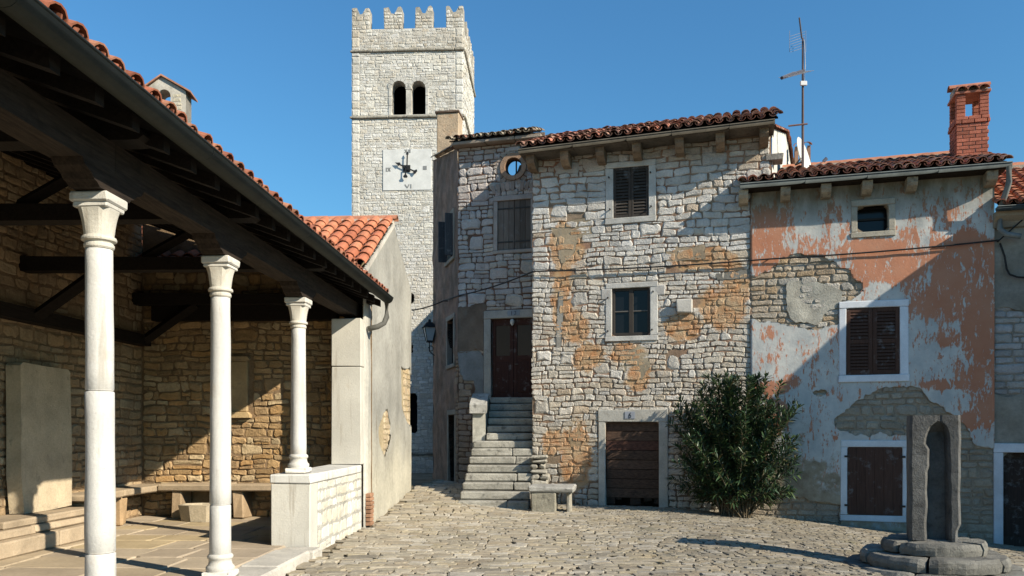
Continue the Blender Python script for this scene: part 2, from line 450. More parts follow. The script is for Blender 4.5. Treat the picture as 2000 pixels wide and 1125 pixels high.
def wood(name, a, b2, axis):
    t, b = nodes(name); sc = {'x': (3, 40, 40), 'y': (40, 3, 40), 'z': (40, 40, 3)}[axis]
    at = attr(t); g = noise_n(t, 1.0, 6, .65, pos(t, *sc))
    x = mix_n(t, remap(t, g, .35, .65, 0, 1), a, b2)
    x = mix_n(t, 1.0, x, at.outputs['Color'], 'MULTIPLY')
    x = mix_n(t, remap(t, noise_n(t, 5, 6, .7), .56, .72, 0, .6), x, tuple(q * .35 for q in a))
    L(t, x, b.inputs['Base Color']); b.inputs['Roughness'].default_value = .85
    bump(t, b, g, .5, .008)
wood('wood_dark', (.007, .0055, .0045), (.019, .0145, .0115), 'y')
wood('wood_beam', (.014, .011, .009), (.044, .034, .027), 'y')
wood('wood_door', (.040, .029, .022), (.090, .064, .048), 'x')
wood('wood_board', (.075, .060, .048), (.16, .13, .105), 'z')
wood('wood_shutter', (.75, .75, .75), (1.1, 1.1, 1.1), 'z')
t, b = nodes('glass_dark'); b.inputs['Base Color'].default_value = (.010, .012, .015, 1); b.inputs['Roughness'].default_value = .15; b.inputs['Specular IOR Level'].default_value = .28
t, b = nodes('clear_glass'); b.inputs['Base Color'].default_value = (.9, .95, 1, 1); b.inputs['Roughness'].default_value = .02; b.inputs['Transmission Weight'].default_value = 1; b.inputs['IOR'].default_value = 1.02
t, b = nodes('dark_void'); b.inputs['Base Color'].default_value = (.012, .010, .009, 1); b.inputs['Roughness'].default_value = 1
def foliage():
    t, b = nodes('oleander_leaf'); a = attr(t)
    L(t, a.outputs['Color'], b.inputs['Base Color']); b.inputs['Roughness'].default_value = .42; b.inputs['Specular IOR Level'].default_value = .45
foliage()
# painted and peeling plaster of the red house: attribute = red paint, grime with painted eave shade, bare undercoat
t, b = nodes('peeling_plaster'); a = attr(t); sp = t.nodes.new('ShaderNodeSeparateColor'); L(t, a.outputs['Color'], sp.inputs[0])
fl = math_n(t, 'ADD', math_n(t, 'MULTIPLY', noise_n(t, 1.0, 8, .68, pos(t, 8.5, 8.5, 2.6), .5), .58), math_n(t, 'MULTIPLY', noise_n(t, 1.0, 6, .7, pos(t, 30, 30, 11)), .42))
red = mix_n(t, remap(t, noise_n(t, 2.3, 5), .3, .7, 0, 1), (.43, .165, .085), (.47, .215, .125))
pale = mix_n(t, remap(t, noise_n(t, 3.1, 6, .65), .35, .65, 0, 1), (.40, .41, .40), (.56, .55, .51))
mask = remap(t, math_n(t, 'ADD', fl, math_n(t, 'MULTIPLY', math_n(t, 'SUBTRACT', sp.outputs[0], .5), .26)), .480, .520, 0, .95)
x = mix_n(t, mask, pale, red)
x = mix_n(t, math_n(t, 'MULTIPLY', sp.outputs[1], remap(t, noise_n(t, 1.0, 7, .65, pos(t, 5, 5, 2)), .3, .6, .6, 1)), x, (.13, .115, .075))  # grime kept strong so its colour also deepens the eave shade
bare = remap(t, math_n(t, 'ADD', noise_n(t, 3.4, 8, .68), math_n(t, 'MULTIPLY', math_n(t, 'SUBTRACT', sp.outputs[2], .5), .6)), .46, .58, 0, 1)
x = mix_n(t, bare, x, mix_n(t, remap(t, noise_n(t, 6, 6), .35, .65, 0, 1), (.24, .19, .13), (.36, .31, .23)))
x = mix_n(t, remap(t, noise_n(t, 9, 8, .75), .62, .70, 0, .6), x, (.22, .17, .13))
L(t, x, b.inputs['Base Color']); b.inputs['Roughness'].default_value = .93
bump(t, b, math_n(t, 'ADD', math_n(t, 'MULTIPLY', mask, .5), noise_n(t, 18, 8, .65)), .5, .012)
# ground between the cobbles
t, b = nodes('ground')
x = mix_n(t, remap(t, noise_n(t, 1.3, 6), .35, .65, 0, 1), (.16, .125, .08), (.26, .21, .145))
x = mix_n(t, remap(t, noise_n(t, 3.3, 7, .7), .5, .66, 0, .75, True), x, (.07, .085, .03))
L(t, x, b.inputs['Base Color']); b.inputs['Roughness'].default_value = .95; bump(t, b, noise_n(t, 22, 8), .8, .03)

# ------------------------------------------------------------------ ground
PHI = math.radians(2.73)
def Lg(p, q, z):                                          # loggia frame: p to the right, q away, z up
    return Vector((p * math.cos(PHI) + q * math.sin(PHI), -p * math.sin(PHI) + q * math.cos(PHI), z))
def toL(x, y): return (x * math.cos(PHI) - y * math.sin(PHI), x * math.sin(PHI) + y * math.cos(PHI))
def gz(x, y):
    r = .30 * clamp((y - 14.0) / 3.8) ** 1.15 * sm(.6, -1.4, x)
    r -= .022 * clamp(y - 19, 0, 12) * sm(.6, -1.4, x)
    dx = clamp(x - 3.2, 0, 9)
    return r - .065 * dx - .004 * dx * dx + .012 * nz(x * .8, y * .8)
def build_ground():
    xs = [-300, -120, -60, -30, -16] + [-10 + .5 * i for i in range(49)] + [18, 24, 40, 80, 150, 300]
    ys = [-300, -100, -40, -15, 0] + [4 + .5 * i for i in range(65)] + [40, 50, 80, 150, 300]
    mb = MB(); n = len(ys)
    for x in xs:
        for y in ys: mb.v.append(Vector((x, y, gz(x, y) - .035))); mb.c.append((.2, .16, .1))
    for i in range(len(xs) - 1):
        for j in range(n - 1): mb.f.append((i * n + j, (i + 1) * n + j, (i + 1) * n + j + 1, i * n + j + 1))
    g = mb.build('plaza_ground', 'ground', smooth=True, kind='structure')
    return g
GROUND = build_ground()

# walls of the place, from the calibrated view
A16 = 16.0
tn = math.tan(math.radians(A16))
def on_line(c, px):                                       # Y + tn X = c, seen at column px
    tx = (px - CX) / F; Y = c / (1 + tn * tx); return tx * Y, Y
W = Wall(*on_line(17.42, 1040), -A16)                     # facades of the two houses
WW = Wall(*on_line(19.3, 895), -A16)                      # facade of the recessed wing
WS = Wall(WW.o.x, WW.o.y, 106.0, -1)                      # side wall of the wing, facing the lane
def lwall(p, q, facing):
    P = Lg(p, q, 0)
    return Wall(P.x, P.y, 90 - 2.73) if facing == 'right' else Wall(P.x, P.y, -2.73)
WG = lwall(-3.06, 13.15, 'right')                         # gable wall of the plastered house
WF = lwall(-7.06, 13.6, 'front')                          # far wall of the loggia
WL = lwall(-7.06, 0.0, 'right')                           # long back wall of the loggia
WP = lwall(-3.08, 10.17, 'right')                         # outer face of the parapet
_t = (687 - CX) / F
WT = Wall(_t * 28.0, 28.0, -2.73)                         # tower front

# cobblestones
def build_cobbles():
    rng = random.Random(11)
    def keep(x, y):
        p, q = toL(x, y)
        if p < -2.93 and q < 10.3: return False
        if p < -3.0: return False
        if y + tn * x > 17.42 - .0 and x > .3: return False
        if y + tn * x > 19.3 and x > WW.o.x: return False
        if y > WW.o.y and x > WW.o.x - .287 * (y - WW.o.y): return False
        if math.hypot(x - 5.13, (y - 9.75)) < .95: return False
        return True
    T = lambda u, d, z: Vector((u, z, gz(u, z) + d))
    wob0 = wobble(.09, .9)
    def wob(u, z):
        a, b2 = wob0(u, z); return a + .10 * nz(u * .35, z * .35, 1.0), b2 + .22 * nz(u * .3, z * .3, 5.0) + .05 * (u * .35)
    ps = []
    bord = lambda R: (R[0] + R[1]) / 2 - 1.4 - 1.6 * nz((R[2] + R[3]) * .45, 4.2) - .35 * nz((R[2] + R[3]) * 2, 8.1)
    rects = [R for R in lay(rng, -4.2, 4.5, 7.2, 22, h=(.10, .2), w=(.14, .38), split=.15, big=30) if bord(R) < 0] + [R for R in lay(rng, -.8, 10.5, 7.2, 17.6, h=(.075, .14), w=(.10, .28), split=.08, big=25) if bord(R) > 0]
    for R in rects:
        x, y = wob((R[0] + R[1]) / 2, (R[2] + R[3]) / 2)
        if not keep(x, y): continue
        big = y < 12.5 and x < 3 and rng.random() < .10
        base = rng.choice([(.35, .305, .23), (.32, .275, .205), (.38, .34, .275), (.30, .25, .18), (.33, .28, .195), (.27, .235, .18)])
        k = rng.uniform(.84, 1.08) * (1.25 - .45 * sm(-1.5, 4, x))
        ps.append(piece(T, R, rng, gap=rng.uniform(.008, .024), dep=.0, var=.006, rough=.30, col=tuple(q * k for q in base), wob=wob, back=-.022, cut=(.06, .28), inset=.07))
    emit(ps, GROUND, 'cobble', 'cobblestone', 'small_cobblestones', 300)
build_cobbles()

# ------------------------------------------------------------------ loggia
rng = random.Random(5)
LOG = root('loggia', 'open loggia with white stone columns, dark timber roof and stone bench walls', 'loggia', Lg(-5.2, 9, 0))
FZ = .10
def ochre(rng):
    c = rng.choice([(.45, .30, .155), (.48, .335, .185), (.41, .27, .135), (.50, .38, .23), (.37, .25, .135), (.46, .285, .13)])
    k = rng.uniform(.8, 1.12); return tuple(q * k for q in c)
def build_loggia():
    rng = random.Random(21)
    roofz = lambda p: 3.80 + (-2.85 - p) * .36
    # floor
    mb = MB(); mb.box(Lg, -7.3, -3.35, 0.5, 13.9, -.3, FZ - .035, (.25, .19, .12)); fl = mb.build('floor', 'mortar', LOG)
    T = lambda u, d, z: Lg(u, z, FZ + d); ps = []
    for R in lay(rng, -7.06, -3.4, 4.0, 13.6, h=(.45, .75), w=(.55, 1.15), split=0):
        c = rng.choice([(.44, .35, .24), (.48, .39, .28), (.41, .33, .24), (.46, .36, .22)])
        ps.append(piece(T, R, rng, gap=.018, dep=0, var=.004, rough=.05, col=c, back=-.06, cut=(.03, .08), inset=.03))
    emit(ps, fl, 'flag', 'flagstone', 'small_flagstones', 300)
    # kerb of white stone along the open side
    q = 3.0
    while q < 10.1:
        l = rng.uniform(.9, 1.4); l = min(l, 10.16 - q) if 10.16 - q < 1.9 else l
        mb = MB(); mb.box(Lg, -3.40, -2.93 + rng.uniform(-.03, .03), q + .006, q + l - .006, -.25, FZ + rng.uniform(-.008, .006), (.56, .52, .45), ch=.025, jit=.01, rng=rng)
        mb.build('kerbstone', 'cut_stone', LOG); q += l
    # far wall and long wall: mortar bed plus stones
    mort = lambda u, z: (.25, .17, .10)
    tab = WF.rect(417, 692, 497, 818)
    fw = sheet(WF.T, 0, 4.02, 0, 5.4, .15, lambda u, z: roofz(-7.06 + u) - z - .02, 0, 0, mort, .01)
    bx = [(0, 3), (4.02, 3)]
    fw.add([WF.T(0, -.45, 0), WF.T(4.0, -.45, 0), WF.T(4.0, -.45, roofz(-3.06) - .1), WF.T(0, -.45, roofz(-7.06) - .1)], [(0, 1, 2, 3)], (.2, .14, .08))
    fwo = fw.build('far_wall', 'mortar', LOG)
    ps = [piece(WF.T, R, rng, gap=.016, dep=.020, var=.009, rough=.26, col=ochre(rng), wob=wobble(.04, 2.0)) for R in
          lay(rng, .02, 3.98, FZ, 4.3, ops=[tab], h=(.08, .19), w=(.13, .40), split=.18, big=8) if R[3] < roofz(-7.06 + R[1])]
    emit(ps, fwo, 'warm_stone', 'wall_stone', 'small_wall_stones', 200)
    bw = sheet(WL.T, .5, 13.6, 0, 5.4, .25, None, 0, 0, mort, .01)
    bw.add([WL.T(.5, -.5, 0), WL.T(14, -.5, 0), WL.T(14, -.5, 5.4), WL.T(.5, -.5, 5.4)], [(0, 1, 2, 3)], (.2, .14, .08))
    bwo = bw.build('back_wall', 'mortar', LOG)
    ps = []
    for R in lay(rng, 7.4, 13.57, FZ, 5.2, h=(.09, .2), w=(.15, .45), split=.15):
        c = ochre(rng); c = mixc(c, (.34, .27, .19), .45)
        ps.append(piece(WL.T, R, rng, gap=.024, dep=.018, var=.007, rough=.18, col=c, wob=wobble(.03, 2.2)))
    emit(ps, bwo, 'warm_stone', 'wall_stone', 'small_wall_stones', 160)
    # parapet: end block, coping, rubble outer face
    mb = MB(); mb.box(Lg, -3.57, -3.10, 10.3, 13.0, -.3, .9, (.5, .47, .4)); par = mb.build('parapet', 'mortar', LOG)
    MB().box(Lg, -3.59, -3.08, 10.17, 10.52, -.3, .895, (.60, .57, .50), ch=.012, jit=.006, rng=rng).build('end_block', 'column_stone', par)
    MB().box(Lg, -3.60, -3.065, 10.155, 12.93, .90, 1.02, (.66, .64, .59), ch=.015, jit=.005, rng=rng).build('coping', 'column_stone', par)
    mbm = sheet(WP.T, .32, 2.85, -.2, .9, .2, None, -.006, 0, lambda u, z: (.44, .42, .37)); mbm.build('mortar_bed', 'mortar', par)
    ps = []
    for R in lay(rng, .35, 2.82, -.1, .9, h=(.11, .24), w=(.14, .36), split=.1):
        c = rng.choice([(.64, .60, .52), (.66, .62, .52), (.62, .57, .46), (.66, .64, .59)])
        ps.append(piece(WP.T, R, rng, gap=.018, dep=.003, var=.002, rough=.14, col=c, wob=wobble(.02, 3)))
    emit(ps, par, 'cut_stone', 'parapet_stone', 'small_parapet_stones', 200)
    # corner pier of two blocks
    zj = EYE + (838 - 715) / F * 12.95
    for a, c in ((1.021, zj - .004), (zj + .004, 3.40)):
        MB().box(Lg, -3.56, -3.07, 12.92, 13.62, a, c, (.58, .55, .48), ch=.012, jit=.005, rng=rng).build('pier_block', 'column_stone', LOG)
    # columns
    for i, (q, zb, joints) in enumerate(((3.4, FZ, [.9]), (5.78, FZ, [.69, 1.88]), (7.95, FZ, [.84]), (10.46, 1.02, []))):
        C0 = Lg(-3.32, q, 0)
        lean = (0.0, -.004, .001, .0)[i]
        T = lambda x, y, z, C0=C0, lean=lean: Vector((C0.x + x * math.cos(PHI) + y * math.sin(PHI) + lean * (z - 1.6), C0.y - x * math.sin(PHI) + y * math.cos(PHI), z))
        mbp = MB(); hp = .07
        mbp.box(T, -.140, .140, -.140, .140, zb, zb + hp, (.62, .59, .53), ch=.012, jit=.004, rng=rng)
        mbp.lathe(T, [(.130, zb + hp), (.139, zb + hp + .02), (.139, zb + hp + .045), (.128, zb + hp + .06), (.118, zb + hp + .068), (.110, zb + hp + .10), (.112, zb + hp + .125), (.124, zb + hp + .135), (.126, zb + hp + .155), (.116, zb + hp + .17), (.104, zb + hp + .18)], 28, (.62, .59, .53))
        col = mbp.build('column', 'column_stone', LOG, smooth=True)
        cuts = [zb + hp + .17] + joints + [2.93]
        for k in range(len(cuts) - 1):
            a, c = cuts[k], cuts[k + 1]; n = max(3, int((c - a) / .15))
            R = lambda z: lerp(.106, .093, (z - .3) / 2.6)
            prof = [(R(a) - .008, a + .002), (R(a), a + .010)] + [(R(lerp(a, c, j / n)), lerp(a + .01, c - .01, j / n)) for j in range(1, n)] + [(R(c), c - .010), (R(c) - .008, c - .002)]
            MB().lathe(T, prof, 32, (.63, .61, .57), wob=.05, seed=q + k).build('shaft_drum', 'column_stone', col, smooth=True)
        # neck ring, flaring bell going from round to square, stepped abacus
        cap = MB(); z0 = 2.925
        cap.lathe(T, [(.096, z0), (.104, z0 + .012), (.104, z0 + .03), (.096, z0 + .04), (.100, z0 + .05), (.118, z0 + .058), (.121, z0 + .07), (.116, z0 + .085), (.100, z0 + .095)], 28, (.62, .58, .50))
        vs = []; fs = []; seg = 32
        for j in range(7):
            f = j / 6; z = z0 + .09 + .20 * f; rr = .100 + .022 * f ** 2.4; sq = f ** .6
            for k in range(seg):
                a = 2 * math.pi * k / seg + math.pi / seg; ca, sa = math.cos(a), math.sin(a)
                m = max(abs(ca), abs(sa)); s_ = lerp(1.0, min(1 / m, 1.16), sq)
                vs.append(T(ca * rr * s_, sa * rr * s_, z))
        for j in range(6):
            for k in range(seg): fs.append((j * seg + k, j * seg + (k + 1) % seg, (j + 1) * seg + (k + 1) % seg, (j + 1) * seg + k))
        cap.add(vs, fs, (.62, .58, .50))
        cap.box(T, -.127, .127, -.127, .127, z0 + .285, z0 + .325, (.62, .59, .53), ch=.008, jit=.003, rng=rng)
        cap.box(T, -.145, .145, -.145, .145, z0 + .32, z0 + .395, (.64, .61, .55), ch=.012, jit=.004, rng=rng)
        cap.build('capital', 'column_stone', col, smooth=False)
        # timber saddle on the capital
        sad = MB(); hw = .42
        pr = [(-.2, 3.322), (.2, 3.322), (.235, 3.352), (.27, 3.362), (.31, 3.40), (.385, 3.425), (hw, 3.472), (-hw, 3.472), (-.385, 3.425), (-.31, 3.40), (-.27, 3.362), (-.235, 3.352)]
        Tq = lambda u, d, z, q=q: Lg(-3.44 + d, q + u + .01 * nz(u * 9, z * 9), z + .008 * nz(u * 8, 1, z * 9))
        sad.prism(Tq, pr, .01, .235, (.9, .8, .7)); sad.build('saddle_bracket', 'wood_beam', LOG)
    # architrave beam (three lengths), tie beams with rounded ends, struts, rafters, boards
    qs = [1.0, 5.78, 10.46, 13.62]
    for a, c in zip(qs, qs[1:]):
        mb = MB(); n = 12; vs = []; fs = []
        for j in range(n + 1):
            q = lerp(a + .003, c - .003, j / n); w1, w2 = .012 * nz(q, 1, 4), .012 * nz(q, 5, 2)
            vs += [Lg(-3.45 + w1, q, 3.474 + w2), Lg(-3.205 + w2, q, 3.474 + w1), Lg(-3.20 + w1, q, 3.70), Lg(-3.45, q, 3.70)]
        for j in range(n):
            for k in range(4): fs.append((4 * j + k, 4 * j + (k + 1) % 4, 4 * j + 4 + (k + 1) % 4, 4 * j + 4 + k))
        fs += [(0, 1, 2, 3), (4 * n, 4 * n + 1, 4 * n + 2, 4 * n + 3)]
        mb.add(vs, fs, (1, .95, .9)); mb.build('architrave_beam', 'wood_beam', LOG)
    for q in (3.4, 5.78, 7.95, 10.46, 13.35):
        mb = MB(); pr = [(-7.06, 3.705), (-3.05, 3.695), (-2.98, 3.70), (-2.94, 3.73), (-2.96, 3.77), (-3.2, 3.84), (-7.06, 3.90)]
        mb.prism(lambda u, d, z, q=q: Lg(u, q + d, z), pr, -.10, .10, (.9, .85, .8)); mb.build('tie_beam', 'wood_dark', LOG)
        mb = MB(); mb.tube([Lg(-6.9, q, 3.1), Lg(-6.0, q, 3.72)], .09, 4, (.8, .75, .7)); mb.build('strut', 'wood_dark', LOG)
        if q < 13: mb = MB(); mb.tube([Lg(-5.4, q, 3.88), Lg(-4.6, q, roofz(-4.6) - .12)], .07, 4, (.8, .75, .7)); mb.build('strut', 'wood_dark', LOG)
    mb = MB(); mb.box(Lg, -7.05, -6.85, 1, 13.5, 3.02, 3.2, (.8, .75, .7)); mb.build('wall_plate', 'wood_dark', LOG)
    mb = MB(); mb.box(Lg, -6.8, -3.6, 13.40, 13.58, 3.45, 3.72, (.8, .75, .7)); mb.build('wall_plate', 'wood_dark', LOG)
    q = 1.2
    while q < 13.5:
        mb = MB(); pr = [(-2.84, roofz(-2.84) - .15), (-7.06, roofz(-7.06) - .15), (-7.06, roofz(-7.06) - .04), (-2.84, roofz(-2.84) - .04)]
        mb.prism(lambda u, d, z, q=q: Lg(u, q + d, z), pr, -.05, .05, (.9, .85, .8)); mb.build('rafter', 'wood_dark', LOG); q += rng.uniform(.44, .5)
    # roof
    c = Lg(0, 1, 0) - Lg(0, 0, 0); s = (Lg(-1, 0, .36) - Lg(0, 0, 0))
    pal = lambda r, i, j: jc(r.choice([(.36, .125, .07), (.40, .15, .085), (.33, .12, .075), (.38, .17, .10)]), r, .7, 1.1)
    P0 = Lg(-2.76, .8, roofz(-2.76) + .055)
    tiled_roof(rng, P0, c, s, 57, 13, pal, LOG, dx=.22, dy=.36, w=.2, limit=110)
    # gutter with joints and brackets, elbow and pipe
    gq = [.8, 3.9, 6.2, 8.8, 11.2, 13.42]
    for a, c2 in zip(gq, gq[1:]):
        mb = MB(); vs = []; fs = []; seg = 8
        for q in (a + .002, c2 - .002):
            for r in (.095, .088):
                for k in range(seg + 1):
                    an = math.pi * (1 + k / seg); vs.append(Lg(-2.735 + r * math.cos(an), q, 3.805 + r * math.sin(an)))
        m = seg + 1
        for k in range(seg): fs += [(k, k + 1, 2 * m + k + 1, 2 * m + k), (m + k, m + k + 1, 3 * m + k + 1, 3 * m + k), (k, k + 1, m + k + 1, m + k), (2 * m + k, 2 * m + k + 1, 3 * m + k + 1, 3 * m + k)]
        mb.add(vs, fs, (.030, .036, .030)); mb.tube([Lg(-2.645, a, 3.807), Lg(-2.645, c2, 3.807)], .012, 6, (.035, .04, .035))
        mb.build('gutter', 'metal', LOG, smooth=True)
    mb = MB(); mb.tube([Lg(-2.74, 13.36, 3.74), Lg(-2.74, 13.36, 3.48), Lg(-2.78, 13.33, 3.37), Lg(-2.88, 13.30, 3.31), Lg(-3.04, 13.28, 3.27)], .045, 10, (.13, .125, .11)); mb.build('downpipe', 'metal', LOG, smooth=True)
    mb = MB(); seg = 8; vs = [Lg(-2.74 + .093 * math.cos(math.pi * (1 + k / seg)), 13.42, 3.805 + .093 * math.sin(math.pi * (1 + k / seg))) for k in range(seg + 1)]
    mb.add(vs, [tuple(range(seg + 1))], (.03, .036, .03)); mb.build('gutter_cap', 'metal', LOG)
build_loggia()

# ------------------------------------------------------------------ things inside the loggia
def loggia_things():
    rng = random.Random(8)
    # stone bench along the far wall and round the corner
    B = root('wall_bench', 'long low stone bench along the loggia far wall on stone feet', 'bench', Lg(-5.2, 13.3, FZ))
    for a, c in ((-6.55, -5.35), (-5.35, -4.3), (-4.3, -3.6)):
        MB().box(Lg, a + .005, c - .005, 13.1, 13.57, .57, .68, (.44, .34, .23), ch=.02, jit=.008, rng=rng).build('seat_slab', 'cut_stone', B)
    for p in (-6.25, -5.2, -4.35): MB().box(Lg, p - .09, p + .09, 13.16, 13.55, FZ, .57, (.40, .29, .18), ch=.02, jit=.012, rng=rng).build('foot', 'cut_stone', B)
    for a, c in ((11.15, 12.1), (12.1, 13.57)): MB().box(Lg, -7.05, -6.56, a + .005, c - .005, .55, .66, (.44, .34, .23), ch=.02, jit=.008, rng=rng).build('seat_slab', 'cut_stone', B)
    for q in (11.35, 12.2): MB().box(Lg, -7.04, -6.62, q - .1, q + .1, FZ, .55, (.44, .30, .17), ch=.03, jit=.015, rng=rng).build('foot', 'cut_stone', B)
    # trough
    Tr = root('stone_trough', 'small pale octagonal stone trough on the floor before the bench', 'trough', Lg(-5.68, 13.0, FZ))
    mb = MB(); ang = [math.radians(a) for a in (20, 70, 110, 160, 200, 250, 290, 340)]
    cx, cy = -5.68, 12.95
    ring = lambda sx, sy, z: [Lg(cx + sx * math.cos(a), cy + sy * math.sin(a), z + .012 * nz(a * 3, z * 9)) for a in ang]
    vs = ring(.37, .24, FZ) + ring(.42, .27, .36) + ring(.36, .22, .37) + ring(.30, .17, .26)
    fs = [(8 * j + k, 8 * j + (k + 1) % 8, 8 * j + 8 + (k + 1) % 8, 8 * j + 8 + k) for j in range(3) for k in range(8)] + [tuple(range(24, 32))]
    mb.add(vs, fs, (.50, .42, .30)); mb.build('basin', 'cut_stone', Tr)
    # tall slab against the back wall, on a stepped base
    S = root('stone_slab', 'tall pale upright stone slab leaning against the loggia back wall', 'stone slab', Lg(-6.8, 10.6, .5))
    mb = MB(); n = 7; vs = []; fs = []
    prof = [(10.06, .50), (10.6, .505), (11.10, .52), (11.13, 1.2), (11.12, 1.8), (11.12, 2.40), (11.07, 2.44), (10.5, 2.45), (10.10, 2.46), (10.05, 2.42), (10.04, 1.6), (10.02, 1.0)]
    Ts = lambda u, d, z: Lg(-7.02 + d + .04 * (2.4 - z) / 2, u + .012 * nz(u * 4, z * 4), z + .01 * nz(u * 5, z * 3, 2))
    mb.prism(Ts, prof, 0, .2, (.56, .46, .32)); mb.build('slab', 'cut_stone', S)
    PB = root('stepped_base', 'low stepped stone base under the upright slab in the loggia', 'stone base', Lg(-6.7, 10.5, FZ))
    for (p1, q0, q1, z0, z1) in ((-6.25, 8.6, 10.0, FZ, .30), (-6.25, 10.0, 11.2, FZ, .30), (-6.38, 8.7, 9.7, .302, .40), (-6.38, 9.7, 11.1, .302, .40), (-6.44, 9.2, 11.12, .402, .495)):
        MB().box(Lg, -7.05, p1, q0 + .006, q1 - .006, z0, z1, jc((.46, .36, .25), rng, .85, 1.05), ch=.02, jit=.01, rng=rng).build('step_block', 'cut_stone', PB)
    # tablet on the far wall with dark surround
    u0, u1, z0, z1 = WF.rect(420, 697, 492, 816)
    Ta = root('wall_tablet', 'carved ochre stone tablet with cornice set in the loggia far wall', 'tablet', WF.T((u0 + u1) / 2, 0, z0))
    MB().box(WF.T, u0 - .06, u1 + .06, -.10, -.07, z0 - .02, z1 + .08, (.06, .045, .03)).build('recess', 'mortar', Ta)
    MB().box(WF.T, u0 + .02, u1 - .06, -.07, .06, z0 + .10, z1 - .08, (.46, .33, .18), ch=.015).build('panel', 'cut_stone', Ta)
    MB().prism(WF.T, [(u0, z0), (u1, z0), (u1, z0 + .05), (u1 - .05, z0 + .10), (u0 + .04, z0 + .10), (u0, z0 + .05)], -.05, .13, (.50, .36, .19)).build('sill', 'cut_stone', Ta)
    MB().prism(WF.T, [(u0 + .01, z1 - .08), (u1 - .05, z1 - .08), (u1 - .02, z1 - .04), (u1 - .05, z1), (u0 + .03, z1), (u0 - .02, z1 - .04)], -.07, .09, (.42, .30, .17)).build('cornice', 'cut_stone', Ta)
loggia_things()

